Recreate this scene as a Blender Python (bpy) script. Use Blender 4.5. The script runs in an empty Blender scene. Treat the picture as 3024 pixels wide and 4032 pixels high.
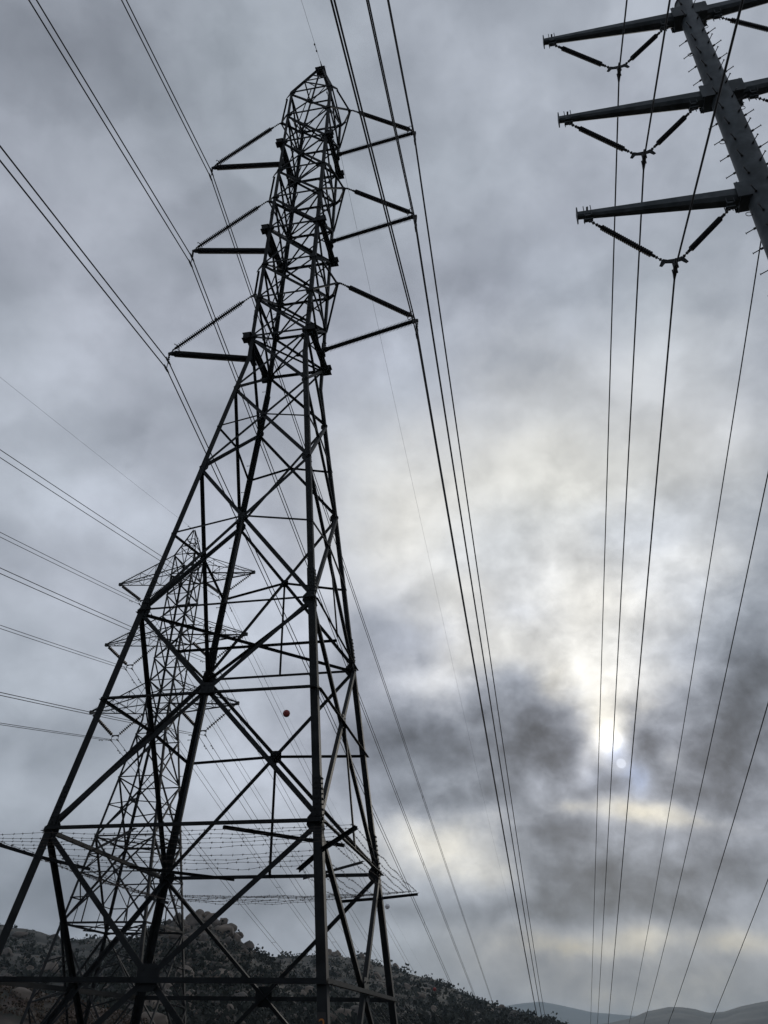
import bpy, bmesh, math, random
from math import sin, cos, pi, radians, atan2, asin, sqrt
from mathutils import Vector, Matrix, noise, Euler
from mathutils.bvhtree import BVHTree
random.seed(7)
SC = bpy.context.scene
COL = SC.collection

# ------------------------------------------------------------------ camera
EYE = Vector((0, 0, 1.6))
RT = Vector((0.99981829, -0.01061999, 0.01583051))
UP = Vector((-0.01906277, -0.55700511, 0.83029026))
FW = Vector((0.0, 0.83044116, 0.55710634))
cd = bpy.data.cameras.new('camera'); cam = bpy.data.objects.new('camera', cd); COL.objects.link(cam)
cd.sensor_fit = 'VERTICAL'; cd.sensor_height = 24.0; cd.lens = 3124.645 / 4032 * 24.0
cd.clip_start = 0.1; cd.clip_end = 30000
cam.matrix_world = Matrix(((RT.x, UP.x, -FW.x, EYE.x), (RT.y, UP.y, -FW.y, EYE.y), (RT.z, UP.z, -FW.z, EYE.z), (0, 0, 0, 1)))
SC.camera = cam
SC.view_settings.view_transform = 'Standard'; SC.view_settings.look = 'None'
SC.view_settings.exposure = 0.0; SC.view_settings.gamma = 1.0
SC.cycles.volume_bounces = 0
SC.cycles.volume_step_rate = 4

# ------------------------------------------------------------------ sky: nishita daylight seen through a broken overcast deck
SUN_AZ, SUN_EL = radians(16.9), radians(15.9)
SUN_DIR = Vector((sin(SUN_AZ) * cos(SUN_EL), cos(SUN_AZ) * cos(SUN_EL), sin(SUN_EL)))
# cloud masses on the dome: place, half widths, brightness, warmth
SKY = [
(-0.1897, 0.2685, 0.0637, 0.0501, -0.0779, 0.0),
(-0.0936, 0.2634, 0.0758, 0.0487, 0.0046, -0.0001),
(0.0142, 0.2602, 0.0881, 0.0556, 0.0115, 0.0002),
(0.1099, 0.235, 0.0862, 0.0636, 0.0366, -0.0003),
(0.2021, 0.206, 0.0482, 0.0645, 0.0279, -0.0006),
(-0.2057, 0.1812, 0.0552, 0.0559, 0.0305, -0.0),
(-0.1418, 0.1709, 0.0521, 0.051, 0.01, 0.0),
(-0.1018, 0.097, 0.0437, 0.0474, -0.0153, -0.0002),
(-0.1781, 0.0824, 0.0617, 0.0539, 0.0654, 0.0),
(-0.2041, 0.009, 0.0501, 0.0436, 0.0773, 0.0),
(-0.1427, -0.001, 0.0499, 0.0408, 0.0596, -0.0003),
(-0.1649, 0.0382, 0.0384, 0.022, -0.0644, 0.0),
(-0.1936, -0.0801, 0.0504, 0.043, 0.1015, -0.0),
(-0.1954, -0.1369, 0.0563, 0.0208, -0.0408, 0.0),
(-0.1357, -0.1678, 0.0523, 0.0274, 0.0471, 0.0002),
(-0.1998, -0.1757, 0.0489, 0.02, 0.0426, -0.0),
(-0.1658, -0.2175, 0.0798, 0.0225, -0.0721, 0.0004),
(-0.0698, -0.228, 0.0707, 0.0194, -0.0425, -0.0102),
(-0.0319, -0.2157, 0.036, 0.0198, 0.0052, 0.077),
(-0.006, 0.1715, 0.0478, 0.052, 0.0274, 0.0001),
(0.0525, 0.1931, 0.0542, 0.0507, 0.0252, 0.0006),
(0.0318, 0.1395, 0.0407, 0.0179, -0.0323, 0.0067),
(0.097, 0.1313, 0.0543, 0.0357, 0.0436, -0.045),
(0.0129, 0.0888, 0.0451, 0.037, 0.0782, -0.0649),
(0.1048, 0.0754, 0.0728, 0.0443, 0.1018, 0.2344),
(0.1856, 0.089, 0.0508, 0.0573, 0.09, 0.1218),
(-0.0121, 0.0306, 0.0454, 0.0453, 0.0577, 0.0901),
(0.0493, 0.0172, 0.0752, 0.0416, 0.1292, 0.3194),
(0.1343, 0.0214, 0.0717, 0.0335, 0.1074, 0.3293),
(0.206, 0.0335, 0.0433, 0.0398, 0.0769, 0.1352),
(0.0064, -0.0244, 0.0417, 0.0416, 0.1402, 0.3607),
(-0.0768, -0.0575, 0.0482, 0.0448, 0.1533, -0.0035),
(-0.0907, -0.1418, 0.0543, 0.0461, 0.0981, -0.0002),
(-0.0553, -0.1848, 0.0508, 0.0307, 0.075, -0.0037),
(0.0555, -0.0545, 0.0311, 0.0249, 0.1779, 0.3691),
(0.126, -0.0398, 0.046, 0.0247, 0.1838, 0.311),
(0.1931, -0.0283, 0.0338, 0.0222, 0.2083, 0.2692),
(0.1215, -0.084, 0.0299, 0.0344, 0.2318, 0.4355),
(0.1534, -0.0826, 0.0214, 0.0181, 0.0713, 0.164),
(0.183, -0.0627, 0.0227, 0.012, 0.0681, 0.084),
(0.0857, -0.06, 0.0205, 0.0067, -0.0115, -0.0701),
(0.0827, -0.0807, 0.0245, 0.0184, 0.1355, 0.2876),
(0.1504, -0.0579, 0.0293, 0.0183, 0.0989, 0.2112),
(0.0527, -0.091, 0.0248, 0.0163, 0.1367, 0.2998),
(0.1045, -0.1064, 0.0111, 0.012, 0.0626, 0.3265),
(0.1634, -0.1126, 0.0106, 0.0098, 0.0717, 0.2405),
(0.1102, -0.0164, 0.0324, 0.0186, 0.0744, 0.1109),
(0.055, -0.0208, 0.0333, 0.0209, 0.0637, -0.0307),
(0.1559, -0.0027, 0.039, 0.0143, 0.0359, -0.08),
(0.0093, -0.0747, 0.0271, 0.0124, 0.0165, -0.1031),
(0.0322, -0.1088, 0.0269, 0.0142, 0.1495, 0.229),
(0.1388, -0.1178, 0.0176, 0.0158, -0.011, 0.1402),
(0.1306, -0.1052, 0.0237, 0.018, 0.0895, 0.177),
(0.1377, -0.1355, 0.0104, 0.0125, 0.3852, 0.2747),
(0.1409, -0.1392, 0.0068, 0.0061, 0.0855, -0.209),
(0.1371, -0.1262, 0.0186, 0.0186, 0.1361, 0.2971),
(0.142, -0.1446, 0.0072, 0.0046, -0.0763, -0.41),
(0.1695, -0.0971, 0.021, 0.0139, 0.0854, 0.1921),
(0.0247, -0.1428, 0.0398, 0.02, -0.1899, 0.0007),
(-0.0006, -0.1449, 0.019, 0.0182, 0.0024, -0.0005),
(0.0671, -0.14, 0.0281, 0.02, -0.1123, -0.0032),
(0.0966, -0.1448, 0.0203, 0.018, -0.1528, -0.0043),
(0.0952, -0.116, 0.0093, 0.016, -0.0922, -0.1693),
(0.0827, -0.1025, 0.0113, 0.0121, -0.0299, -0.1646),
(0.022, -0.1743, 0.0282, 0.0097, -0.1508, -0.073),
(0.0702, -0.1683, 0.0149, 0.0106, -0.0995, -0.0224),
(0.2221, -0.1, 0.0216, 0.0429, -0.189, -0.0003),
(0.202, -0.1236, 0.0186, 0.0213, -0.1013, 0.0007),
(0.1645, -0.1306, 0.015, 0.0134, -0.146, -0.0418),
(0.1837, -0.16, 0.0189, 0.0139, -0.1992, -0.0004),
(0.212, -0.1519, 0.0249, 0.0225, -0.1225, 0.0007),
(0.1757, -0.1446, 0.0087, 0.0062, 0.072, 0.1908),
(0.1379, -0.1603, 0.0107, 0.0079, -0.1442, -0.2805),
(0.1543, -0.1556, 0.0088, 0.0114, 0.1089, -0.5374),
(0.1239, -0.1523, 0.0063, 0.0106, 0.1572, 0.0644),
(0.1251, -0.1684, 0.009, 0.0044, -0.1211, -0.0473),
(0.1464, -0.1488, 0.0043, 0.0043, 0.039, 0.1865),
(0.153, -0.1745, 0.0286, 0.0062, 0.2143, 0.7585),
(0.1144, -0.1763, 0.0109, 0.0049, 0.1206, 0.3422),
(0.1772, -0.1805, 0.0316, 0.0051, 0.1103, 0.4003),
(0.1964, -0.1886, 0.0285, 0.0101, -0.0581, 0.0012),
(0.105, -0.1927, 0.0217, 0.0103, -0.1511, -0.0414),
(0.0408, -0.1984, 0.0402, 0.0177, 0.2245, 0.6502),
(0.0668, -0.2158, 0.0257, 0.0082, 0.0963, 0.2424),
(0.1134, -0.2146, 0.0321, 0.0116, -0.1381, -0.0108),
(0.1601, -0.2111, 0.0379, 0.0149, -0.1493, 0.0014),
(0.2062, -0.2068, 0.028, 0.0163, -0.1304, -0.0008),
(0.0936, -0.2336, 0.0358, 0.0098, -0.1369, -0.015),
(0.1734, -0.2261, 0.0338, 0.0081, -0.103, 0.0087),
(0.0226, -0.2367, 0.0402, 0.0082, -0.1159, -0.0081),
(-0.0006, -0.2165, 0.024, 0.0128, 0.0214, 0.0758),
(0.1108, -0.2486, 0.0324, 0.0079, 0.1333, 0.6604),
(0.1527, -0.2426, 0.0167, 0.0089, 0.1547, 0.5505),
(0.1731, -0.2302, 0.0203, 0.0048, -0.0178, -0.0509),
(0.2038, -0.2403, 0.0335, 0.0078, 0.1203, 0.6508),
(0.0709, -0.2523, 0.0291, 0.0103, -0.02, 0.2856),
(0.1287, -0.2679, 0.0596, 0.0133, -0.0082, 0.639),
(0.1983, -0.2584, 0.0387, 0.0132, -0.0259, 0.5208),
(0.0484, -0.2638, 0.0291, 0.0136, -0.0434, 0.0718),
]

def world():
    w = bpy.data.worlds.new('World'); SC.world = w; w.use_nodes = True
    w.cycles.sampling_method = 'MANUAL'; w.cycles.sample_map_resolution = 512
    nt = w.node_tree; nt.nodes.clear(); N = nt.nodes; L = nt.links
    def node(t, **k):
        n = N.new(t)
        for a, v in k.items(): setattr(n, a, v)
        return n
    def math_(op, a, b=None, c=None, clamp=False):
        n = node('ShaderNodeMath', operation=op, use_clamp=clamp)
        for i, v in enumerate((a, b, c)):
            if v is None: continue
            if isinstance(v, (int, float)): n.inputs[i].default_value = v
            else: L.new(v, n.inputs[i])
        return n.outputs[0]
    def vmath(op, a, b=None, out=0):
        n = node('ShaderNodeVectorMath', operation=op)
        for i, v in enumerate((a, b)):
            if v is None: continue
            if isinstance(v, tuple): n.inputs[i].default_value = v
            else: L.new(v, n.inputs[i])
        return n.outputs[out]
    tc = node('ShaderNodeTexCoord')
    D = vmath('NORMALIZE', tc.outputs['Generated'])
    def noise_(scale, detail, rough, vec, off=(0, 0, 0), sc=(1, 1, 1), col=False, dist=0.0):
        m = node('ShaderNodeMapping'); m.inputs['Location'].default_value = off; m.inputs['Scale'].default_value = sc
        L.new(vec, m.inputs['Vector'])
        n = node('ShaderNodeTexNoise'); n.inputs['Scale'].default_value = scale; n.inputs['Detail'].default_value = detail
        n.inputs['Roughness'].default_value = rough; n.inputs['Distortion'].default_value = dist
        L.new(m.outputs[0], n.inputs['Vector'])
        return n.outputs['Color' if col else 'Fac']
    # domain warp so that the masses get ragged edges
    def warp(vec, scale, amt, off, det=4):
        c = noise_(scale, det, .58, vec, off, (1, 1, 1.5), True)
        c = vmath('SUBTRACT', c, (.5, .5, .5))
        s = node('ShaderNodeVectorMath', operation='SCALE'); L.new(c, s.inputs[0]); s.inputs['Scale'].default_value = amt
        return vmath('ADD', vec, s.outputs[0])
    W1 = warp(D, 8, .085, (3.1, 1.7, .4), 6)
    W2 = warp(D, 12, .022, (5.1, 0.7, 2.4), 3)
    # stereographic map of the sky dome about a direction 34 degrees above the northern horizon
    def stereo(v):
        q = math_('ADD', 1.0, vmath('DOT_PRODUCT', v, (0, .8304, .5571), 'Value'))
        q = math_('MAXIMUM', q, .05)
        c = node('ShaderNodeCombineXYZ')
        L.new(math_('DIVIDE', vmath('DOT_PRODUCT', v, (1, 0, 0), 'Value'), q), c.inputs[0])
        L.new(math_('DIVIDE', vmath('DOT_PRODUCT', v, (0, -.5571, .8304), 'Value'), q), c.inputs[1])
        return c.outputs[0]
    P1, P2 = stereo(W1), stereo(W2)
    val = None; warm = None
    for b in SKY:
        m = node('ShaderNodeVectorMath', operation='MULTIPLY_ADD')
        L.new(P2 if (b[2] < .012 or b[3] < .009) else P1, m.inputs[0])
        m.inputs[1].default_value = (1 / b[2], 1 / b[3], 0); m.inputs[2].default_value = (-b[0] / b[2], -b[1] / b[3], 0)
        q = vmath('DOT_PRODUCT', m.outputs[0], m.outputs[0], 'Value')
        g = math_('POWER', .36788, q)
        val = math_('MULTIPLY_ADD', g, b[4], val if val is not None else BASE)
        if abs(b[5]) > .04: warm = math_('MULTIPLY_ADD', g, b[5], warm if warm is not None else 0.0)
    n1 = noise_(5.5, 5, .50, D, (2, 5, 1), (1, 1, 1.25), dist=.25)
    n2 = noise_(14, 5, .52, W2, (7, 1, 3), (1, 1, 1.2), dist=.1)
    near = math_('EXPONENT', math_('MULTIPLY', math_('SUBTRACT', 1.0, vmath('DOT_PRODUCT', D, tuple(SUN_DIR), 'Value')), -22.0))
    e1 = node('ShaderNodeMapRange', interpolation_type='SMOOTHSTEP'); L.new(noise_(7, 6, .5, W2, (4, 8, 2), (1, 1, 1.3), dist=.2), e1.inputs[0])
    e1.inputs[1].default_value = .42; e1.inputs[2].default_value = .58; e1.inputs[3].default_value = -.035; e1.inputs[4].default_value = .03
    v = math_('MULTIPLY_ADD', e1.outputs[0], math_('MULTIPLY_ADD', near, .9, .55), math_('MULTIPLY_ADD', math_('SUBTRACT', n1, .5), .14, val))
    v = math_('MULTIPLY_ADD', math_('SUBTRACT', n2, .5), math_('MULTIPLY_ADD', near, .22, .11), v)
    n3 = noise_(36, 4, .55, W2, (3, 3, 3), (1, 1, 1.1))
    v = math_('MULTIPLY_ADD', math_('SUBTRACT', n3, .5), math_('MULTIPLY_ADD', near, .30, .03), v)
    v = math_('MULTIPLY_ADD', math_('SUBTRACT', v, .60), 1.18, .612)
    # the sun's disc through thin cloud
    dt = vmath('DOT_PRODUCT', D, tuple(SUN_DIR), 'Value')
    disc = node('ShaderNodeMapRange', interpolation_type='SMOOTHSTEP')
    L.new(dt, disc.inputs[0]); disc.inputs[1].default_value = cos(radians(.36)); disc.inputs[2].default_value = cos(radians(.24))
    disc.inputs[3].default_value = 0; disc.inputs[4].default_value = .13
    v = math_('ADD', v, disc.outputs[0])
    v = math_('MAXIMUM', v, .30)
    v = math_('MINIMUM', v, 1.15)
    # below the horizon: dull ground-coloured haze
    lin = math_('POWER', v, 2.2)
    cool = node('ShaderNodeMix', data_type='RGBA')          # blue-grey drifting to lilac-grey
    L.new(noise_(3.2, 2, .5, D, (9, 2, 4)), cool.inputs[0])
    cool.inputs[6].default_value = (.86, .985, 1.13, 1); cool.inputs[7].default_value = (.91, .965, 1.17, 1)
    wm = node('ShaderNodeRGB'); wm.outputs[0].default_value = (1.07, 1.0, .82, 1)
    mx = node('ShaderNodeMix', data_type='RGBA'); 
    lit = node('ShaderNodeMapRange'); L.new(v, lit.inputs[0]); lit.inputs[1].default_value = .48; lit.inputs[2].default_value = .74
    L.new(math_('MULTIPLY', math_('MAXIMUM', math_('MINIMUM', math_('ADD', warm, .10), 1.2), -.6), lit.outputs[0]), mx.inputs[0])
    mx.clamp_factor = False
    L.new(cool.outputs[2], mx.inputs[6]); L.new(wm.outputs[0], mx.inputs[7])
    col = node('ShaderNodeMix', data_type='RGBA', blend_type='MULTIPLY'); col.inputs[0].default_value = 1
    L.new(mx.outputs[2], col.inputs[6]); L.new(lin, col.inputs[7])
    bg = node('ShaderNodeBackground'); L.new(col.outputs[2], bg.inputs[0]); bg.inputs[1].default_value = 1.0
    sky = node('ShaderNodeTexSky', sky_type='NISHITA'); sky.sun_disc = False
    sky.sun_elevation = SUN_EL; sky.sun_rotation = SUN_AZ
    bs = node('ShaderNodeBackground'); L.new(sky.outputs[0], bs.inputs[0]); bs.inputs[1].default_value = .06
    ms = node('ShaderNodeMixShader'); ms.inputs[0].default_value = .97
    L.new(bs.outputs[0], ms.inputs[1]); L.new(bg.outputs[0], ms.inputs[2])
    out = node('ShaderNodeOutputWorld'); L.new(ms.outputs[0], out.inputs[0])
BASE = .63
world()
sl = bpy.data.lights.new('sun', 'SUN'); sl.energy = .7; sl.angle = radians(12); sl.color = (1, .94, .84)
so = bpy.data.objects.new('sun', sl); COL.objects.link(so)
so.rotation_euler = SUN_DIR.to_track_quat('Z', 'Y').to_euler(); so.location = (0, 0, 60)

# ------------------------------------------------------------------ materials
def mat(name, c1, c2=None, scale=3., rough=.6, metal=0., bump=0., spec=.5, detail=5, c3=None, bscale=None):
    m = bpy.data.materials.new(name); m.use_nodes = True; nt = m.node_tree; b = nt.nodes['Principled BSDF']
    b.inputs['Roughness'].default_value = rough; b.inputs['Metallic'].default_value = metal
    b.inputs['Specular IOR Level'].default_value = spec
    if c2 is None: b.inputs['Base Color'].default_value = (*c1, 1)
    else:
        tc = nt.nodes.new('ShaderNodeTexCoord')
        n = nt.nodes.new('ShaderNodeTexNoise'); n.inputs['Scale'].default_value = scale; n.inputs['Detail'].default_value = detail
        nt.links.new(tc.outputs['Object'], n.inputs['Vector'])
        r = nt.nodes.new('ShaderNodeValToRGB'); e = r.color_ramp.elements
        e[0].position = .35; e[0].color = (*c1, 1); e[1].position = .65; e[1].color = (*c2, 1)
        if c3: k = e.new(.5); k.color = (*c3, 1)
        nt.links.new(n.outputs['Fac'], r.inputs['Fac']); nt.links.new(r.outputs['Color'], b.inputs['Base Color'])
        if bump:
            n2 = nt.nodes.new('ShaderNodeTexNoise'); n2.inputs['Scale'].default_value = bscale or scale * 4; n2.inputs['Detail'].default_value = 6
            nt.links.new(tc.outputs['Object'], n2.inputs['Vector'])
            bp = nt.nodes.new('ShaderNodeBump'); bp.inputs['Strength'].default_value = bump
            nt.links.new(n2.outputs['Fac'], bp.inputs['Height']); nt.links.new(bp.outputs['Normal'], b.inputs['Normal'])
    return m
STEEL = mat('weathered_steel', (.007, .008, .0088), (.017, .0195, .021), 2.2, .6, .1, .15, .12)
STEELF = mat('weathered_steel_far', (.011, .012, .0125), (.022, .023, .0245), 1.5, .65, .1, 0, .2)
BOLT = mat('bolt_steel', (.03, .03, .032), (.05, .05, .05), 20, .5, .4)
POLE = mat('galvanised_pole_steel', (.036, .044, .049), (.078, .092, .101), 2.2, .55, .15, .05, .25, c3=(.054, .064, .071))
POLYM = mat('dark_polymer', (.010, .010, .011), (.017, .016, .018), 8, .7, spec=.2)
PORC = mat('brown_porcelain', (.018, .012, .011), (.028, .018, .016), 8, .45)
ALU = mat('weathered_conductor', (.03, .03, .032), (.05, .05, .052), 6, .6, .3)
BARB = mat('rusty_barbed_wire', (.03, .022, .018), (.05, .035, .028), 30, .8)
REDB = mat('faded_red_ball', (.17, .010, .008), (.23, .018, .012), 6, .6)
WHB = mat('white_ball', (.55, .54, .55), (.65, .64, .66), 6, .6)
BLACKP = mat('black_plate', (.008, .008, .008), (.014, .014, .014), 20, .7)
ORANGE = mat('orange_paint', (.40, .15, .02), (.30, .11, .02), 40, .6)
CONC = mat('footing_concrete', (.2, .19, .18), (.28, .27, .25), 6, .9, 0, .2)
GROUND = mat('dry_ground', (.045, .04, .03), (.09, .075, .055), .4, .95, 0, .4)
SCRUB = mat('scrub_slope', (.010, .011, .008), (.030, .025, .019), .05, .95, 0, .6, c3=(.017, .017, .012), bscale=.8)
ROCKS = mat('rocky_slope', (.014, .014, .010), (.048, .038, .028), .09, .95, 0, .6, c3=(.024, .021, .015), bscale=.9)
BOULD = mat('granite_boulder', (.075, .060, .047), (.20, .16, .125), .55, .9, 0, .5, c3=(.125, .10, .08))
BOULD2 = mat('dark_granite_boulder', (.048, .042, .036), (.12, .10, .085), .45, .9, 0, .5, c3=(.078, .066, .056))
LEAF = mat('scrub_leaves', (.008, .011, .007), (.020, .022, .013), .8, .9)
LEAF2 = mat('dry_scrub', (.05, .03, .02), (.07, .05, .03), .9, .9)
BARK = mat('bark', (.03, .024, .02), (.05, .04, .03), 3, .9)
MOUNT = mat('far_mountain_scrub', (.014, .018, .018), (.040, .040, .036), .012, .95)

# ------------------------------------------------------------------ object helpers
def tag(o, label=None, cat=None, group=None, kind=None):
    if label: o['label'] = label
    if cat: o['category'] = cat
    if group: o['group'] = group
    if kind: o['kind'] = kind
    return o
def empty(name, loc, rz=0, label=None, cat=None, group=None):
    o = bpy.data.objects.new(name, None); COL.objects.link(o); o.location = loc; o.rotation_euler = (0, 0, rz)
    o.empty_display_size = .3
    return tag(o, label, cat, group)
def build(name, bm, m, parent=None, smooth=False, label=None):
    me = bpy.data.meshes.new(name); bm.normal_update(); bm.to_mesh(me); bm.free()
    for k in (m if isinstance(m, (list, tuple)) else [m]): me.materials.append(k)
    if smooth: me.polygons.foreach_set('use_smooth', [True] * len(me.polygons))
    o = bpy.data.objects.new(name, me); COL.objects.link(o)
    if parent: o.parent = parent
    if label: o['label'] = label
    return o
def copy_tree(o, parent=None):
    c = o.copy(); COL.objects.link(c); c.parent = parent
    for ch in list(o.children): copy_tree(ch, c)
    return c
V = Vector
def frame(d, up=V((0, 0, 1))):
    d = d.normalized(); u = up - up.dot(d) * d
    if u.length < 1e-4: u = V((1, 0, 0)) - d.x * d
    u.normalize(); return d, u, d.cross(u)
def sweep(bm, pts, prof, up=V((0, 0, 1)), cap=True, scale=None, fixed=None):
    """sweep a closed 2d profile (v,u) along pts"""
    rings = []
    for i, p in enumerate(pts):
        d = pts[min(i + 1, len(pts) - 1)] - pts[max(i - 1, 0)]
        if fixed: v, u = fixed
        else: _, u, v = frame(d, up)
        k = scale[i] if scale else 1
        rings.append([bm.verts.new(p + v * (a * k) + u * (b * k)) for a, b in prof])
    n = len(prof)
    for r0, r1 in zip(rings, rings[1:]):
        for j in range(n): bm.faces.new((r0[j], r0[(j + 1) % n], r1[(j + 1) % n], r1[j]))
    if cap:
        bm.faces.new(rings[0][::-1]); bm.faces.new(rings[-1])
def circ(r, n=8): return [(r * cos(2 * pi * i / n), r * sin(2 * pi * i / n)) for i in range(n)]
def tube(bm, pts, r, n=6, scale=None): sweep(bm, pts, circ(r, n), scale=scale)
def angle(bm, p, q, s, t, nrm, off=0.0):
    """L-section member: one leg in the face plane, the other turned inward (away from nrm)"""
    o = nrm.normalized() * off
    prof = [(-s / 2, 0), (s / 2, 0), (s / 2, -t), (-s / 2 + t, -t), (-s / 2 + t, -s * .9), (-s / 2, -s * .9)]
    sweep(bm, [p + o, q + o], prof, up=nrm)
def box(bm, c, x, y, z, sx, sy, sz):
    vs = []
    for i in (-1, 1):
        for j in (-1, 1):
            for k in (-1, 1): vs.append(bm.verts.new(c + x * (i * sx / 2) + y * (j * sy / 2) + z * (k * sz / 2)))
    for f in ((0, 1, 3, 2), (4, 6, 7, 5), (0, 4, 5, 1), (2, 3, 7, 6), (0, 2, 6, 4), (1, 5, 7, 3)):
        bm.faces.new([vs[i] for i in f])
def revolve(bm, p, q, prof, n=12):
    """surface of revolution: prof = [(t metres along pq, radius)]"""
    d, u, v = frame(q - p); rings = []
    for t, r in prof: rings.append([bm.verts.new(p + d * t + (u * cos(2 * pi * i / n) + v * sin(2 * pi * i / n)) * r) for i in range(n)])
    for a, b in zip(rings, rings[1:]):
        for i in range(n): bm.faces.new((a[i], a[(i + 1) % n], b[(i + 1) % n], b[i]))
    bm.faces.new(rings[0][::-1]); bm.faces.new(rings[-1])
def torus(bm, c, ax, R, r, n=20, m=6, a0=0, a1=2 * pi):
    d, u, v = frame(ax); pts = [c + (u * cos(a) + v * sin(a)) * R for a in [a0 + (a1 - a0) * i / n for i in range(n + 1)]]
    tube(bm, pts, r, m)
def plate(bm, pts, nrm, th):
    o = nrm.normalized() * th
    a = [bm.verts.new(p) for p in pts]; b = [bm.verts.new(p - o) for p in pts]
    bm.faces.new(a); bm.faces.new(b[::-1]); n = len(pts)
    for i in range(n): bm.faces.new((a[i], b[i], b[(i + 1) % n], a[(i + 1) % n]))
def bolt(bm, p, nrm, r=.022, h=.03): revolve(bm, p, p + nrm, [(0, r), (h, r)], 6)
NB = bmesh.new
PHI = radians(11.2)
WD = V((sin(PHI), cos(PHI), 0)); WN = V((cos(PHI), -sin(PHI), 0))

# ================================================================== near lattice tower
S = 1.3
T1_C = V((-3.110937 * S, 18.0 * S, 0)); T1_R = -0.201971
W0, HK, WK, WT, HT = 3.119759, 17.136, .92624, .85879, 32.03
HB = -2.25                                   # footing level
T1_Z = HB * S + EYE.z
def w1(h): return (W0 + (WK - W0) * h / HK) if h < HK else WK + (WT - WK) * (h - HK) / (HT - HK)
SG = {'L': (-1, -1), 'N': (1, -1), 'R': (1, 1), 'M': (-1, 1)}
FACES = [('L', 'N', V((0, -1, 0))), ('N', 'R', V((1, 0, 0))), ('R', 'M', V((0, 1, 0))), ('M', 'L', V((-1, 0, 0)))]
def z1(h): return (h - HB) * S
def c1(k, h, w=w1):
    a, b = SG[k]; return V((a * w(h) * S, b * w(h) * S, z1(h)))
def mid(a, b, t=.5): return a.lerp(b, t)
def cross_pt(a, b, c, d):
    """where segments ab and cd meet (coplanar)"""
    r = b - a; s = d - c; rs = r.cross(s); t = (c - a).cross(s).dot(rs) / rs.dot(rs)
    return a + r * t
T1 = empty('lattice_tower', (T1_C.x, T1_C.y, T1_Z), T1_R, 'tall dark steel lattice tower in the foreground with post insulators on its narrow upper body', 'transmission tower')
A_, B_, C_, CD_, D_, DE_, E_ = 3.30, 5.96, 8.15, 10.38, 12.61, 14.14, 15.76
BL = [17.98, 19.75, 21.40, 23.28, 25.05, 26.70, 28.52, 30.41, 32.03]
def member(name, p, q, s, nrm, off=0., t=None, m=STEEL, par=None, label=None):
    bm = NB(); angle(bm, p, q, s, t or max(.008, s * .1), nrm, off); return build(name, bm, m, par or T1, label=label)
def hbeam(name, p, q, s, n, off):
    """angle with its level flange turned outwards along the bottom edge, as on the big belts"""
    n = V((n.x, n.y, 0)).normalized(); o = n * off; s *= .74; t = s * .1
    bm = NB(); prof = [(-s / 2, 0), (s / 2, 0), (s / 2, t), (-s / 2 + t, t), (-s / 2 + t, s), (-s / 2, s)]
    d = (q - p).normalized(); sweep(bm, [p + o, q + o], prof, fixed=(V((0, 0, 1)), n)); return build(name, bm, STEEL, T1)
# legs
for k, (a, b) in SG.items():
    bm = NB()
    def legprof(s, t): return [(0, 0), (-s, 0), (-s, -t), (-t, -t), (-t, -s), (0, -s)]
    for h0, h1, s in ((HB, A_, .215), (A_, C_, .20), (C_, HK, .18), (HK, 26.7, .155), (26.7, HT, .14)):
        # corner outwards; flanges lie in the two faces
        pts = [c1(k, h0), c1(k, h1)]
        prof = [(0, 0), (-a * s, 0), (-a * s, -b * .02), (-a * .02, -b * .02), (-a * .02, -b * s), (0, -b * s)]
        if a * b < 0: prof = prof[::-1]
        sweep(bm, pts, prof, fixed=(V((1, 0, 0)), V((0, 1, 0))))
    # splices with bolts
    for h, ln in ((A_ + .45, .95), (C_ + .5, .8), (19.0, .5), (24.2, .4)):
        d = (c1(k, h + .1) - c1(k, h)).normalized(); c = c1(k, h)
        s = .19 if h < 17 else .13
        for (fx, fy, nx) in ((1, 0, V((0, b, 0))), (0, 1, V((a, 0, 0)))):
            inn = V((-a * fx, -b * fy, 0))
            cc = c + inn * (s / 2 + .012) + nx * .008
            box(bm, cc, inn, d, nx, s, ln * S * .8, .018)
            nb = int(ln * 9)
            for i in range(nb):
                tt = (i / (nb - 1) - .5) * ln * S * .72
                for w_ in ((.28, .72) if i % 2 else (.5,)):
                    bolt(bm, c + inn * (s * w_ + .01) + nx * .016 + d * tt, nx, .02, .028)
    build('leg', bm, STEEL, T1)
# step bolts up the back left leg
for i in range(56):
    h = A_ + 1 + i * .45
    if h > 31.5: break
    p = c1('M', h); d = V((-1, 0, 0)) if i % 2 else V((0, 1, 0))
    q = p + (V((0, -.05, 0)) if i % 2 else V((.05, 0, 0)))
    bm = NB(); tube(bm, [q, q + d * .17], .010, 6); tube(bm, [q + d * .165, q + d * .185], .02, 6); build('step_bolt', bm, BOLT, T1)

def gusset(face_n, c, w, h, off=-.004, m=STEEL, cut=.2, bolts=True, par=None):
    n = face_n.normalized(); x = V((0, 0, 1)).cross(n).normalized(); y = n.cross(x)
    pts = [(-w / 2 + cut * w, -h / 2), (w / 2 - cut * w, -h / 2), (w / 2, -h / 2 + cut * h), (w / 2, h / 2 - cut * h), (w / 2 - cut * w, h / 2), (-w / 2 + cut * w, h / 2), (-w / 2, h / 2 - cut * h), (-w / 2, -h / 2 + cut * h)]
    bm = NB(); plate(bm, [c + x * a + y * b + n * (off + .012) for a, b in pts], n, .012)
    if bolts:
        for a in (-.3, 0, .3):
            for b in (-.3, 0, .3):
                if abs(a) == abs(b): bolt(bm, c + x * (a * w) + y * (b * h) + n * (off + .012), n, .018, .022)
    return build('gusset_plate', bm, m, par or T1)
def facenorm(k1, k2, h0, h1, n):
    a, b, c = c1(k1, h0), c1(k2, h0), c1(k1, h1); r = (b - a).cross(c - a).normalized()
    return r if r.dot(n) > 0 else -r
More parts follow.
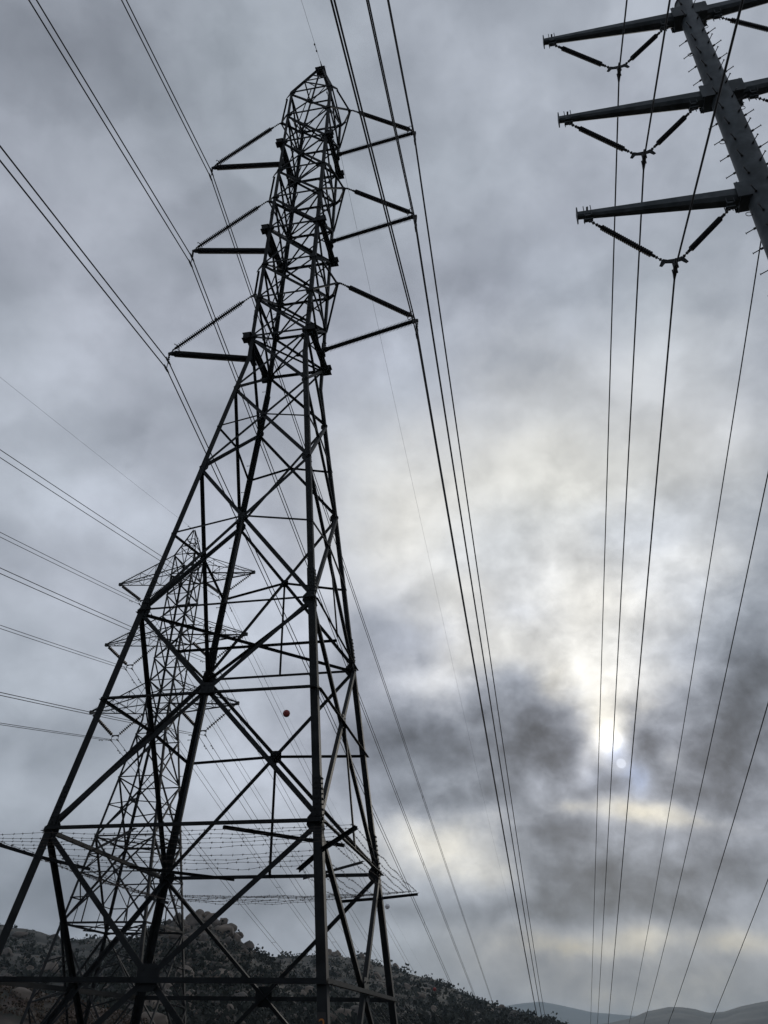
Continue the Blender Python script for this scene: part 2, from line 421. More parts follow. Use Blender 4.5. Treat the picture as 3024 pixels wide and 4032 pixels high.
def xpanel(h0, h1, hm, sd, sr, beam_m, hang, gw, dn='diagonal_brace'):
    for i, (k1, k2, n) in enumerate(FACES):
        fn = facenorm(k1, k2, h0, h1, n)
        a, b, c, d = c1(k1, h0), c1(k2, h0), c1(k1, h1), c1(k2, h1)
        member(dn, a, d, sd, fn, -.004); member(dn, b, c, sd, fn, -.030 - sd * .1)
        X = cross_pt(a, d, b, c)
        if gw: gusset(fn, X, gw, gw * 1.05, .003)
        if hm is not None:
            p, q = c1(k1, hm), c1(k2, hm)
            full = beam_m and i in beam_m
            if full: hbeam('horizontal_beam', p, q, sr * 1.5, fn, .022)
            else:
                member('horizontal_strut', p, X, sr, fn, .016); member('horizontal_strut', X, q, sr, fn, .016)
        if hang: member('hanger', X, mid(a, b), sr * .85, fn, .034)
xpanel(HB, A_, .81, .125, .10, (0, 1, 2, 3), False, .50)
xpanel(A_, C_, B_, .12, .08, (0, 1), True, .38)
xpanel(C_, D_, CD_, .115, .07, None, True, .27)
xpanel(D_, E_, DE_, .105, .065, None, False, 0)
xpanel(E_, BL[0], None, .10, .06, None, False, .0)
for i in range(8): xpanel(BL[i], BL[i + 1], None, .085, .05, None, False, .20, 'body_brace')
for h, s, nm in [(A_, .125, 'horizontal_beam'), (C_, .085, 'horizontal_beam')] + [(h, .09 if j % 3 else .10, 'body_strut') for j, h in enumerate(BL)]:
    for k1, k2, n in FACES: (hbeam if h < 10 else member)(nm, c1(k1, h), c1(k2, h), s, n, .040)
# gussets on the legs
for h, w in ((A_, .42), (C_, .42), (D_, .34), (E_, .28)):
    for k1, k2, n in FACES:
        fn = facenorm(k1, k2, h, h + 1, n)
        for k, kk in ((k1, k2), (k2, k1)):
            e = (c1(kk, h) - c1(k, h)).normalized(); gusset(fn, c1(k, h) + e * (w * .45), w * .8, w, -.034, cut=.28)
for j, h in enumerate(BL):
    for k1, k2, n in FACES:
        for k, kk in ((k1, k2), (k2, k1)):
            e = (c1(kk, h) - c1(k, h)).normalized(); gusset(n, c1(k, h) + e * .14, .27, .30, -.03, cut=.25, bolts=False)
# plan bracing
up = V((0, 0, 1))
for k, k1, k2 in (('N', 'L', 'R'), ('M', 'L', 'R'), ('R', 'N', 'M'), ('L', 'N', 'M')):
    member('plan_brace', mid(c1(k, A_), c1(k1, A_), .34), mid(c1(k, A_), c1(k2, A_), .34), .085, up, -.05)
member('plan_brace', c1('L', C_), c1('R', C_), .085, up, -.05); member('plan_brace', c1('M', C_), c1('N', C_), .085, up, -.075)
member('plan_brace', mid(c1('L', C_), c1('M', C_)), mid(c1('N', C_), c1('R', C_)), .075, up, -.10)
for j, h in enumerate(BL):
    if j % 3 != 2:
        member('plan_brace', c1('L', h), c1('R', h), .06, up, -.05); member('plan_brace', c1('M', h), c1('N', h), .06, up, -.075)
for j in range(8):                              # inner knee braces of the narrow body
    h, h2 = BL[j], BL[j + 1]
    member('knee_brace', mid(c1('L', h), c1('M', h)), mid(c1('N', h2), c1('L', h2)), .055, V((-1, -1, 0)), 0)
    member('knee_brace', mid(c1('N', h), c1('R', h)), mid(c1('R', h2), c1('M', h2)), .055, V((1, 1, 0)), 0)
# peak
PKH = 35.0; hm = BL[-1] + (PKH - BL[-1]) * .5
def pk(k, h):
    a, b = SG[k]; t = (h - BL[-1]) / (PKH - BL[-1]); w = WT + (.12 - WT) * t; return V((a * w * S, b * w * S, z1(h)))
for k1, k2, n in FACES:
    bm = NB(); a, b = SG[k1]; fn = V((a, b, .3)).normalized()
    angle(bm, pk(k1, BL[-1]), pk(k1, PKH), .11, .012, V((a, 0, 0)) if a * b > 0 else V((0, b, 0)), 0); build('peak_leg', bm, STEEL, T1)
    member('peak_brace', pk(k1, hm), pk(k2, hm), .07, n, .02)
    member('peak_brace', mid(pk(k1, BL[-1]), pk(k2, BL[-1]), .98), pk(k1, hm), .06, n, -.02)
    member('peak_brace', pk(k2, hm), mid(pk(k1, hm), pk(k1, PKH), .6), .055, n, -.02)
bm = NB(); box(bm, V((0, 0, z1(PKH) + .03)), V((1, 0, 0)), V((0, 1, 0)), up, .46, .40, .16)
box(bm, V((0, 0, z1(PKH) + .13)), V((1, 0, 0)), V((0, 1, 0)), up, .56, .50, .03); build('peak_cap', bm, STEEL, T1)
# concrete footings
for k in SG:
    bm = NB(); p = c1(k, HB); revolve(bm, p - up * .5, p + up, [(0, .45), (.72, .42)], 14); build('footing', bm, CONC, T1)
# number plate on the near right leg
h = .30; p = c1('N', h) + V((-.11, -.012, -.10))
ld = (c1('N', 1) - c1('N', 0)).normalized()
bm = NB(); box(bm, p, V((1, 0, 0)), ld, V((0, -1, 0)), .19, .46, .01); npl = build('number_plate', bm, BLACKP, T1)
tcv = bpy.data.curves.new('digit', 'FONT'); tcv.body = '2'; tcv.size = .30; tcv.extrude = .003; tcv.align_x = 'CENTER'; tcv.align_y = 'CENTER'
to = bpy.data.objects.new('digit_tmp', tcv); COL.objects.link(to)
bpy.context.view_layer.update()
me = bpy.data.meshes.new_from_object(to.evaluated_get(bpy.context.evaluated_depsgraph_get())); bpy.data.objects.remove(to)
me.materials.clear(); me.materials.append(ORANGE)
dg = bpy.data.objects.new('digit', me); COL.objects.link(dg); dg.parent = npl
dg.matrix_local = Matrix.Translation(p + V((0, -.012, .0))) @ Matrix(((1, 0, 0), (0, 0, -1), (0, 1, 0))).to_4x4()
dg['label'] = 'orange painted digit 2'

# bracket arms, mounting beams
AP = [20.99, 26.22, 31.47]
for j in range(3):
    b, a, t = BL[3 * j], BL[3 * j + 1], BL[3 * j + 2]
    for sx in (-1, 1):
        k1, k2 = ('L', 'M') if sx < 0 else ('N', 'R')
        ap = V((sx * 1.47 * S, 0, z1(AP[j])))
        bm = NB(); nn = V((sx, 0, 0))
        for k in (k1, k2):
            g = c1(k, t) + V((sx * .27, 0, -.07)); g.y *= .80
            angle(bm, g, ap, .105, .012, nn, 0); angle(bm, c1(k, a), ap, .08, .009, V((0, 0, -1)), 0)
            plate(bm, [c1(k, t) + V((-sx * .06, SG[k][1] * .022, -.16)), c1(k, t) + V((-sx * .06, SG[k][1] * .022, .12)), g + V((0, 0, .12)), g + V((sx * .06, 0, -.12))], V((0, SG[k][1], 0)), .014)
        plate(bm, [ap + V((-sx * .14, .008, -.12)), ap + V((-sx * .14, .008, .12)), ap + V((sx * .12, .008, .05)), ap + V((sx * .12, .008, -.05))], V((0, 1, 0)), .016)
        build('bracket_arm', bm, STEEL, T1)
        # mounting beam
        bm = NB(); x0 = sx * (w1(b) * S + .13); hw = w1(b) * S + .10; zz = z1(b)
        for dz in (-.11, .11): box(bm, V((x0, 0, zz + dz)), V((1, 0, 0)), V((0, 1, 0)), up, .115, 2 * hw, .014)
        box(bm, V((x0, 0, zz)), V((1, 0, 0)), V((0, 1, 0)), up, .014, 2 * hw - .01, .206)
        for sy in (-1, 1):
            yc = sy * (w1(b) * S - .02); xc = sx * (w1(b) * S + .14)
            for dz in (-.145, .145): box(bm, V((xc, yc, zz + dz)), V((1, 0, 0)), V((0, 1, 0)), up, .36, .30, .018)
            for dx in (.02, .17): box(bm, V((sx * (w1(b) * S + dx + .0), yc, zz)), V((1, 0, 0)), V((0, 1, 0)), up, .016, .24, .272)
            for dy in (-.13, .13): box(bm, V((xc, yc + dy, zz)), V((1, 0, 0)), V((0, 1, 0)), up, .27, .014, .272)
            for q in range(3): bolt(bm, V((xc, yc - .1 + q * .1, zz - .154)), V((0, 0, -1)), .022, .03)
        mb = build('mounting_beam', bm, STEEL, T1)
        bm = NB(); box(bm, V((x0 + sx * .16, 0, zz - .02)), V((1, 0, 0)), V((0, 1, 0)), up, .07, .34, .50)
        box(bm, V((x0 + sx * .125, 0, zz - .25)), V((1, 0, 0)), V((0, 1, 0)), up, .22, .30, .03)
        for y in (-.11, .11):
            for z in (-.18, .14): bolt(bm, V((x0 + sx * .195, y, zz + z)), V((sx, 0, 0)), .025, .035)
        build('mount_block', bm, STEEL, mb)

# ------------------------------------------------------------------ insulator builders
def shedded(bm, p, q, n, core, rad, alt=None, mg=.10, seg=14):
    L = (q - p).length; prof = [(0, core * 1.25), (mg * .8, core * 1.25), (mg * .85, core)]
    st = (L - 2 * mg) / n
    for i in range(n):
        t = mg + st * i; r = rad if not alt or i % 2 == 0 else alt
        prof += [(t + st * .28, core), (t + st * .42, r), (t + st * .55, r), (t + st * .66, core)]
    prof += [(L - mg * .85, core), (L - mg * .8, core * 1.25), (L, core * 1.25)]
    revolve(bm, p, q, prof, seg)
def chain(bm, p, q, r=.022):
    d, u, v = frame(q - p); L = (q - p).length; n = max(2, int(L / .1))
    tube(bm, [p, q], r * .55, 6)
    for i in range(n):
        t = (i + .5) / n; revolve(bm, p + (q - p) * t - d * .025, q, [(0, r * .7), (.012, r * 1.4), (.038, r * 1.4), (.05, r * .7)], 8)
BOFF = V((0, 0, -.225))                      # half the twin bundle offset, tower frame
PZ = [18.72, 23.93, 29.08]
pos = {2: 'top', 1: 'middle', 0: 'bottom'}
def local_to_world(T, p): return T @ p
MT1 = Matrix.Translation((T1_C.x, T1_C.y, T1_Z)) @ Matrix.Rotation(T1_R, 4, 'Z')
for j in range(3):
    for sx in (-1, 1):
        r = empty('line_post_insulator', (T1_C.x, T1_C.y, T1_Z), T1_R,
                  '%s braced post insulator on the %s side of the tall foreground tower' % (pos[j], 'left' if sx < 0 else 'right'),
                  'insulator', 'braced post insulators on the foreground tower')
        b = BL[3 * j]; x0 = sx * (w1(b) * S + .36)
        p0 = V((x0, 0, z1(b) - .02)); p1 = V((sx * 4.04 * S, 0, z1(PZ[j])))
        # move the Empty to the mount so that it stands at the thing's base
        off = p0.copy(); r.location = MT1 @ off
        bm = NB(); shedded(bm, p0 - off, p1 - off, 60, .078, .142, mg=.16, seg=16); build('post', bm, POLYM, r, True)
        bm = NB(); revolve(bm, p0 - off, p1 - off, [(-.02, .11), (.05, .11), (.07, .075), (.14, .07)], 12); build('post_base', bm, STEEL, r)
        ap = V((sx * 1.56 * S, 0, z1(AP[j]) - .01)); e1 = p1 + V((-sx * .02, 0, .20))
        dd = (e1 - ap).normalized(); i0 = ap + dd * .42; i1 = e1 - dd * .12
        bm = NB(); shedded(bm, i0 - off, i1 - off, 38, .042, .112, mg=.12, seg=12); build('brace_insulator', bm, POLYM, r, True)
        bm = NB(); chain(bm, ap - off, i0 - off, .034); chain(bm, i1 - off, e1 - off, .03)
        tube(bm, [e1 - off, p1 - off], .03, 8)
        revolve(bm, p1 - dd * 0 - off - V((sx * .12, 0, 0)), p1 - off + V((sx * .14, 0, .01)), [(0, .075), (.14, .08), (.26, .06)], 12)
        build('end_fitting', bm, BOLT, r)
        bm = NB(); torus(bm, i1 - dd * .10 - off, dd, .17, .016, 22, 6, .5, 5.9); build('corona_ring', bm, BOLT, r)
        cl = V((sx * 4.10 * S, 0, z1([18.22, 23.40, 28.62][j])))
        q = p1 + V((sx * .10, 0, -.02))
        bm = NB(); chain(bm, q - off, cl + V((0, 0, .26)) - off, .036)
        wl = MT1.to_3x3().transposed() @ WD
        for s_ in (-1, 1):
            c = cl + BOFF * s_ - off
            tube(bm, [c - wl * .24 + V((0, 0, .015)), c - wl * .12 + V((0, 0, -.02)), c + wl * .12 + V((0, 0, -.02)), c + wl * .24 + V((0, 0, .015))], .045, 8, [.5, 1, 1, .5])
            tube(bm, [c + V((0, 0, .0)), cl + V((0, 0, .26)) - off], .018, 6)
            for t_ in (-.1, .1): tube(bm, [c + wl * t_ + V((0, -.0, -.07)), c + wl * t_ + V((0, 0, .07))], .014, 6)
        build('conductor_clamp', bm, BOLT, r)

# ------------------------------------------------------------------ wires
def wire_pts(P, a, b, s0, s1, off=V((0, 0, 0)), step=3.0):
    n = max(8, int(abs(s1 - s0) / step)); out = []
    for i in range(n + 1):
        s = s0 + (s1 - s0) * i / n; x = max(0, s - 190)
        out.append(P + WD * s + V((0, 0, a * s + b * s * s + .0005 * x * x)) + off)
    return out
def damper(bm, P, a, b, s, off):
    c = P + WD * s + V((0, 0, a * s + b * s * s)) + off; d = V((WD.x, WD.y, a + 2 * b * s)).normalized()
    tube(bm, [c, c - up * .09], .012, 5)
    tube(bm, [c - up * .09 - d * .2, c - up * .085, c - up * .09 + d * .2], .008, 5)
    for k in (-1, 1): revolve(bm, c - up * .09 + d * (k * .15), c - up * .09 + d * (k * .3), [(0, .022), (.03, .042), (.10, .042), (.13, .02)], 8)
def cable(label, P, fa, fb, ba, bb, r, offs, far=260, back=-60, damp=None, spacers=(), group=None, name=None):
    root = empty(name or ('twin_cable' if len(offs) > 1 else 'power_cable'), P, 0, label, 'power cable', group)
    Z = V((0, 0, 0))
    for o in offs:
        bm = NB()
        pts = wire_pts(Z, ba, bb, back, -.05, o)[:-1] + wire_pts(Z, fa, fb, 0, far, o)
        tube(bm, pts, r, 6)
        build('conductor', bm, ALU, root, True)
        for s in (damp or ()):
            bm = NB(); damper(bm, Z, fa if s > 0 else ba, fb if s > 0 else bb, s, o); build('vibration_damper', bm, BOLT, root)
    if len(offs) > 1:
        for s in spacers:
            c = Z + WD * s + V((0, 0, fa * s + fb * s * s)) if s > 0 else Z + WD * s + V((0, 0, ba * s + bb * s * s))
            bm = NB(); tube(bm, [c + offs[0], c + offs[1]], .018, 6); build('spacer', bm, BOLT, root)
    return root
R1 = MT1.to_3x3()
def T1W(x, h): return MT1 @ V((x * S, 0, z1(h)))
o1 = [R1 @ BOFF, R1 @ (-BOFF)]
CF = {(0, -1): (-.1587, -.000114, .2031), (1, -1): (-.1774, .000025, .2055), (2, -1): (-.1650, -.00001, .2022),
      (0, 1): (-.2128, .00029, .2167), (1, 1): (-.2166, .000254, .2316), (2, 1): (-.2260, .000279, .2650)}
for (j, sx), (a, b, c) in CF.items():
    cable('twin black conductors clamped to the %s insulator on the %s side of the foreground tower' % (pos[j], 'left' if sx < 0 else 'right'),
          T1W(4.1 * sx, [18.22, 23.40, 28.62][j]), a, b, c, .0003, .027, o1, 330, -90, spacers=(-38, 75, 150), group='twin conductors of the foreground tower')
GP = T1W(0, 35.55)
cable('thin ground wire carried over the very top of the foreground tower', GP, -.1746, .000288, .2867, .0003, .0075, [V((0, 0, 0))], 400, -90, damp=(1.6, -1.2), name='ground_wire')
r = empty('ground_wire_clamp', T1W(0, 35.1), 0, 'small clamp and chain holding the ground wire on the foreground tower peak', 'clamp')
bm = NB(); chain(bm, V((0, 0, 0)), V((0, 0, .52)), .03); build('link', bm, BOLT, r)
bm = NB(); tube(bm, [V((0, 0, .56)) - WD * .3 - up * .02, V((0, 0, .60)), V((0, 0, .56)) + WD * .3 - up * .06], .03, 8, [.5, 1.2, .5]); build('clamp_shoe', bm, BOLT, r)
bm = NB(); torus(bm, V((.05, 0, .30)), V((0, 1, 0)), .26, .006, 14, 5, -.9, 1.2); build('jumper', bm, ALU, r)

# ------------------------------------------------------------------ barbed wire guard round the tower
HG = 2.87
GR = empty('anti_climb_guard', (T1_C.x, T1_C.y, HG * S + EYE.z), T1_R, 'barbed wire anti climb guard strung on corner bars round the foreground tower', 'barbed wire guard')
gz = 0.0
def gp(k, along, dz):
    a, b = SG[k]; d = V((a, b, 0)).normalized(); return V((a * w1(HG) * S, b * w1(HG) * S, 0)) + d * (along + .03) + V((0, 0, dz))
OUT = {'N': (1.34, .22), 'L': (1.34, .22), 'R': (1.26, .22), 'M': (1.30, .25)}
INN = {'N': (-1.10, -.30), 'L': (-1.36, -.15), 'R': (-1.45, -.22), 'M': (-.95, -.16)}
def gpt(k, t):
    o, i = OUT[k], INN[k]
    return gp(k, o[0] * t, o[1] * t) if t >= 0 else gp(k, i[0] * -t, i[1] * -t)
for k, (a, b) in SG.items():
    bm = NB(); d = V((a, b, 0)).normalized(); sd = V((-d.y, d.x, 0)); sh = sd * .03
    for t0, t1 in ((-1.03, 0), (0, 1.03)): angle(bm, gpt(k, t0), gpt(k, t1), .085, .010, up, -.05 if t0 < 0 else -.048)
    build('outrigger_bar', bm, STEEL, GR)
TS = [-.97, -.72, -.48, -.24, .22, .42, .62, .80, .97]
for (k1, k2, n) in FACES:
    for si, t in enumerate(TS):
        p, q = gpt(k1, t), gpt(k2, t); d, u, v = frame(q - p); L = (q - p).length
        sag = random.uniform(.02, .09) * (1 if si else 2); ph = random.uniform(0, 9)
        if k1 in 'MR' and k2 in 'ML': sag += .02
        pts = []; n_ = 44
        for i in range(n_ + 1):
            s = i / n_; w = V((noise.noise(V((s * 7, ph, 0))), noise.noise(V((s * 7, ph, 5))), noise.noise(V((s * 9, ph, 9))))) * .05 * min(1, 6 * s * (1 - s) + .1)
            pts.append(p.lerp(q, s) - up * (sag * 4 * s * (1 - s)) + w)
        bm = NB(); tube(bm, pts, .0048, 5)
        nb = int(L / .13)
        for i in range(nb):
            s = (i + .5 + random.uniform(-.2, .2)) / nb; f = s * n_; i0 = min(n_ - 1, int(f)); c = pts[i0].lerp(pts[i0 + 1], f - i0)
            if i % 2: continue
            a_ = random.uniform(0, pi)
            e = u * cos(a_) + v * sin(a_); e2 = u * -sin(a_) + v * cos(a_)
            tube(bm, [c - e * .032 - d * .01, c + e * .032 + d * .01], .0042, 4); tube(bm, [c - e2 * .026 + d * .02, c + e2 * .026], .0042, 4)
            tube(bm, [c - d * .014, c + d * .014], .010, 5)
        build('barbed_strand', bm, BARB, GR)

# ================================================================== steel pole on the right
PC = V((9.322, 12.0, 0)); PA = -.226
PR = empty('steel_pole', (PC.x, PC.y, -1.2), PA, 'tall round grey steel pole with tapered arms and step bolts at the upper right', 'power pole')
def pz(h): return h + EYE.z + 1.2
bm = NB()
def prad(h): return .26 + (27.97 - h) * .0108
hs = [-3.2, 4, 12, 17.2, 17.21, 22, 22.01, 27.9, 27.97]
n = 24; pts = [(h, prad(h)) for h in (-2.8, 4, 10, 16, 20, 24, 27.93)]
revolve(bm, V((0, 0, 0)), V((0, 0, 1)), [(pz(h), r_) for h, r_ in pts], 24); build('pole_shaft', bm, POLE, PR, True)
bm = NB(); revolve(bm, V((0, 0, pz(27.93))), V((0, 0, 99)), [(0, prad(28) + .02), (.03, prad(28) + .02)], 24); build('pole_cap', bm, POLE, PR)
X, Y = V((1, 0, 0)), V((0, 1, 0))
AT = [(27.425, 27.085), (22.807, 22.465), (18.244, 17.905)]
for j, (ht, hr) in enumerate(AT):
    for sx in (-1, 1):
        p = V((sx * (prad(hr) + .06), 0, pz(hr))); q = V((sx * 4.46, 0, pz(ht) + .02))
        bm = NB(); prof = []
        def ring8(r): return [(r * .80, -r * .55), (r * .80, r * .55), (r * .45, r), (-r * .45, r), (-r * .80, r * .55), (-r * .80, -r * .55), (-r * .45, -r), (r * .45, -r)]
        sweep(bm, [p, q], ring8(1), up=up, scale=[.23, .105]); arm = build('arm', bm, POLE, PR)
        bm = NB(); box(bm, q + V((sx * .02, 0, 0)), X, Y, up, .03, .28, .34)
        box(bm, q + V((-sx * .25, 0, .13)), X, Y, up, .05, .26, .02); build('end_plate', bm, POLE, arm)
        bm = NB()
        for sy in (-1, 1): box(bm, V((sx * (prad(hr) + .05), sy * .235, pz(hr))), X, Y, up, .42, .025, .56)
        box(bm, V((sx * (prad(hr) + .19), 0, pz(hr))), X, Y, up, .025, .50, .60)
        box(bm, V((sx * (prad(hr) + .04), 0, pz(hr) - .27)), X, Y, up, .30, .46, .03)
        for sy in (-.18, .18):
            for dz in (-.2, 0, .2): bolt(bm, V((sx * (prad(hr) + .20), sy, pz(hr) + dz)), X * sx, .028, .04)
        build('arm_bracket', bm, POLE, PR)
        # V string
        tx, rx = sx * 4.22, sx * .80
        zt = pz(ht) - .14; zr = pz(hr) - .26
        yk = V((sx * 2.47, 0, pz([24.99, 20.42, 15.9][j]) + .06))
        V0 = MV = Matrix.Translation((PC.x, PC.y, -1.2)) @ Matrix.Rotation(PA, 4, 'Z')
        nm = {0: 'top', 1: 'middle', 2: 'lowest'}[j]
        r = empty('suspension_insulator', V0 @ yk, PA, 'v shaped pair of shedded insulators under the %s %s arm of the steel pole' % (nm, 'left' if sx < 0 else 'right'), 'insulator', 'v string insulators on the steel pole')
        for xx, zz in ((tx, zt), (rx, zr)):
            bm = NB(); c = V((xx, 0, zz)) - yk
            box(bm, c + V((0, 0, .0)), X, Y, up, .14, .20, .05)
            for sy in (-1, 1):
                tube(bm, [c + V((-.09, sy * .13, .33)), c + V((-.09, sy * .13, -.05))], .012, 6); tube(bm, [c + V((.09, sy * .13, .33)), c + V((.09, sy * .13, -.05))], .012, 6)
            box(bm, c + V((0, 0, -.09)), X, Y, up, .24, .10, .04)
            build('hanger_bracket', bm, POLE, r)
        for xx, zz, nn_ in ((tx, zt, 25), (rx, zr, 22)):
            a = V((xx, 0, zz - .10)) - yk; sg = 1 if xx * sx > 2.5 else -1
            e = V((sx * sg * .24, 0, .05)); d = (e - a).normalized()
            i0 = a + d * .36; i1 = e - d * .24
            bm = NB(); shedded(bm, i0, i1, nn_, .030, .076, None, .10, 14); build('insulator_rod', bm, POLYM, r, True)
            bm = NB(); chain(bm, a, i0, .03); build('link', bm, BOLT, r)
            bm = NB(); chain(bm, i1, e, .028); build('link', bm, BOLT, r)
        bm = NB(); plate(bm, [V((x_, .012, z_)) for x_, z_ in ((-.34, -.13), (-.28, -.17), (-.19, -.06), (0, -.10), (.19, -.06), (.28, -.17), (.34, -.13), (.26, .05), (.22, .09), (.12, .04), (-.12, .04), (-.22, .09), (-.26, .05))], Y, .024)
        build('yoke_plate', bm, STEEL, r)
        wl = Matrix.Rotation(-PA, 3, 'Z') @ WD
        bm = NB(); chain(bm, V((0, 0, -.08)), V((0, 0, -.28)), .032)
        c = V((0, 0, -.31))
        tube(bm, [c - wl * .26 + up * .07, c - wl * .12, c + wl * .12, c + wl * .30 - up * .06], .055, 8, [.45, 1, 1, .4])
        for t_ in (-.08, .08): box(bm, c + wl * t_, X, Y, up, .13, .03, .12)
        build('conductor_clamp', bm, BOLT, r)
        WF = {(0, -1): (-.1685, .00001, .2459), (1, -1): (-.1787, .00007, .2471), (2, -1): (-.1785, 0, .2424),
              (0, 1): (-.2144, .000284, .246), (1, 1): (-.2157, .000342, .247), (2, 1): (-.2196, .000418, .242)}[(j, sx)]
        cable('single black cable hung from the %s %s arm of the steel pole' % (nm, 'left' if sx < 0 else 'right'),
              V0 @ (yk + V((0, 0, -.31))), WF[0], WF[1], WF[2], .0003, .024, [V((0, 0, 0))], 330, -90, group='single cables of the steel pole')
dirs = [V((-.86, .5, 0)), V((.86, -.5, 0)), V((-.6, -.8, 0)), V((.35, -.94, 0))]
for i in range(18):
    h = 14.6 + i * .76
    for q, d in enumerate(dirs):
        hh = h + (.38 if q % 2 else 0)
        if hh > 27.6 or any(abs(hh - hr) < .4 and abs(d.x) > .8 for _, hr in AT): continue
        p = d * (prad(hh) - .01) + V((0, 0, pz(hh)))
        bm = NB(); revolve(bm, p, p + d, [(0, .030), (.07, .030), (.072, .013), (.25, .013), (.252, .026), (.265, .026)], 8); build('step_bolt', bm, BOLT, PR)
for h, d in ((26.3, X), (21.7, X), (17.2, -X), (24.9, -X), (20.3, -X)):
    bm = NB(); torus(bm, d * (prad(h) + .07) + V((0, 0, pz(h))), Y, .075, .010, 14, 5); build('lifting_ring', bm, BOLT, PR)
# lower cable of the pole line, beyond the right edge
cable('lowest cable at the right edge of the sky', V0 @ V((4.5, 0, pz(15.05))), -.226, .0002, .2, .0003, .022, [V((0, 0, 0))], 200, -90)
bm = NB(); sweep(bm, [V((prad(15), 0, pz(14.9))), V((4.6, 0, pz(15.15)))], ring8(1), up=up, scale=[.2, .10]); build('arm', bm, POLE, PR)

# ================================================================== second lattice tower, further back
T2_C = V((-18.315, 65.0, 0)); T2_R = -.217
H2B = -2.6; T2_Z = H2B + EYE.z
MT2 = Matrix.Translation((T2_C.x, T2_C.y, T2_Z)) @ Matrix.Rotation(T2_R, 4, 'Z')
def w2(h): return 1.14 + (4.166 - 1.14) * (21.983 - h) / 21.983 if h < 21.983 else 1.14 + (1.043 - 1.14) * (h - 21.983) / (37.771 - 21.983)
def c2(k, h):
    a, b = SG[k]; return V((a * w2(h), b * w2(h), h - H2B))
T2 = empty('lattice_tower', (T2_C.x, T2_C.y, T2_Z), T2_R, 'second steel lattice tower with three wide crossarms standing behind the foreground tower', 'transmission tower')
G0, G1, MX, H1, H2_, H3_ = 2.24, 6.73, 10.06, 12.63, 17.13, 20.70
AB = [(23.25, 25.34), (29.50, 31.45), (35.69, 37.77)]
def m2(nm, p, q, s, n, off=0.):
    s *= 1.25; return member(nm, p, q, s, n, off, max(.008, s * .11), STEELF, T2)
for k, (a, b) in SG.items():
    bm = NB()
    for h0, h1, s in ((H2B, G1, .22), (G1, H2_, .19), (H2_, 21.98, .17), (21.98, 37.77, .15)):
        prof = [(0, 0), (-a * s, 0), (-a * s, -b * .02), (-a * .02, -b * .02), (-a * .02, -b * s), (0, -b * s)]
        if a * b < 0: prof = prof[::-1]
        sweep(bm, [c2(k, h0), c2(k, h1)], prof, fixed=(X, Y))
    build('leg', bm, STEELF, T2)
for i in range(70):
    h = 6 + i * .46
    if h > 37: break
    p = c2('N', h); d = V((1, 0, 0)) if i % 2 else V((0, -1, 0)); bm = NB(); q = p + (V((0, .05, 0)) if i % 2 else V((-.05, 0, 0)))
    tube(bm, [q, q + d * .16], .010, 5); build('step_bolt', bm, STEELF, T2)
def xp2(h0, h1, hmid, s, s2, sub=False):
    for k1, k2, n in FACES:
        a, b, c, d = c2(k1, h0), c2(k2, h0), c2(k1, h1), c2(k2, h1)
        m2('diagonal_brace', a, d, s, n, -.01); m2('diagonal_brace', b, c, s, n, -.05)
        Xc = cross_pt(a, d, b, c)
        if hmid:
            m2('horizontal_strut', c2(k1, hmid), Xc, s2, n, .02); m2('horizontal_strut', Xc, c2(k2, hmid), s2, n, .02)
            gusset(n, Xc, .34, .34, .01, STEELF, bolts=False, par=T2)
        if sub:
            for pa, pb, kk in ((a, d, k1), (b, c, k2)):
                # redundant members from leg to the diagonals
                t = .5; m2('redundant_brace', mid(pa, Xc, .5), c2(kk, h0 + (hmid - h0) * .5 if hmid else (h0 + h1) / 2), s2 * .85, n, .03)
                m2('redundant_brace', mid(pa, Xc, .5), c2(kk, hmid), s2 * .8, n, .035)
                m2('redundant_brace', mid(pa, Xc, .5), mid(a, b, .25 if kk == k1 else .75), s2 * .8, n, .03)
            for pc, kk in ((c, k1), (d, k2)):
                m2('redundant_brace', mid(pc, Xc, .5), c2(kk, (hmid + h1) / 2), s2 * .8, n, .03)
                m2('redundant_brace', mid(pc, Xc, .5), c2(kk, hmid), s2 * .8, n, .03)
xp2(H2B, G1, 1.9, .11, .075, True)
xp2(G1, H1, MX, .11, .07, True)
xp2(H1, H2_, 15.0, .095, .06, False)
xp2(H2_, H3_, None, .085, .06)
xp2(H3_, AB[0][0], None, .08, .06)
xs = [AB[0][0], AB[0][1], 27.42, AB[1][0], AB[1][1], 33.57, AB[2][0], AB[2][1]]
for h0, h1 in zip(xs, xs[1:]): xp2(h0, h1, None, .07, .05)
for h, s in [(G1, .11), (H1, .09), (H2_, .07), (H3_, .06)] + [(h, .07) for h in xs]:
    for k1, k2, n in FACES: m2('horizontal_beam', c2(k1, h), c2(k2, h), s, n, .05)
for h in (G1, H1, AB[0][0], AB[1][0], AB[2][0]):
    m2('plan_brace', c2('L', h), c2('R', h), .07, up, -.06); m2('plan_brace', c2('M', h), c2('N', h), .07, up, -.09)
for h in (G1, H1):
    for (ka, kb, kc) in (('L', 'N', 'M'), ('N', 'R', 'L'), ('R', 'M', 'N'), ('M', 'L', 'R')):
        m2('plan_brace', mid(c2(ka, h), c2(kb, h)), mid(c2(ka, h), c2(kc, h)), .06, up, -.12)
PK2 = V((0, 0, 41.05 - H2B))
for k in SG:
    a, b = SG[k]; bm = NB(); t = V((a * .08, b * .08, 0)); angle(bm, c2(k, 37.77), PK2 + t, .10, .012, V((a, 0, 0)) if a * b > 0 else V((0, b, 0)), 0); build('peak_leg', bm, STEELF, T2)
def pk2(k, t): return c2(k, 37.77).lerp(PK2, t)
for t in (.33, .62):
    for k1, k2, n in FACES: m2('peak_brace', pk2(k1, t), pk2(k2, t), .05, n, .02)
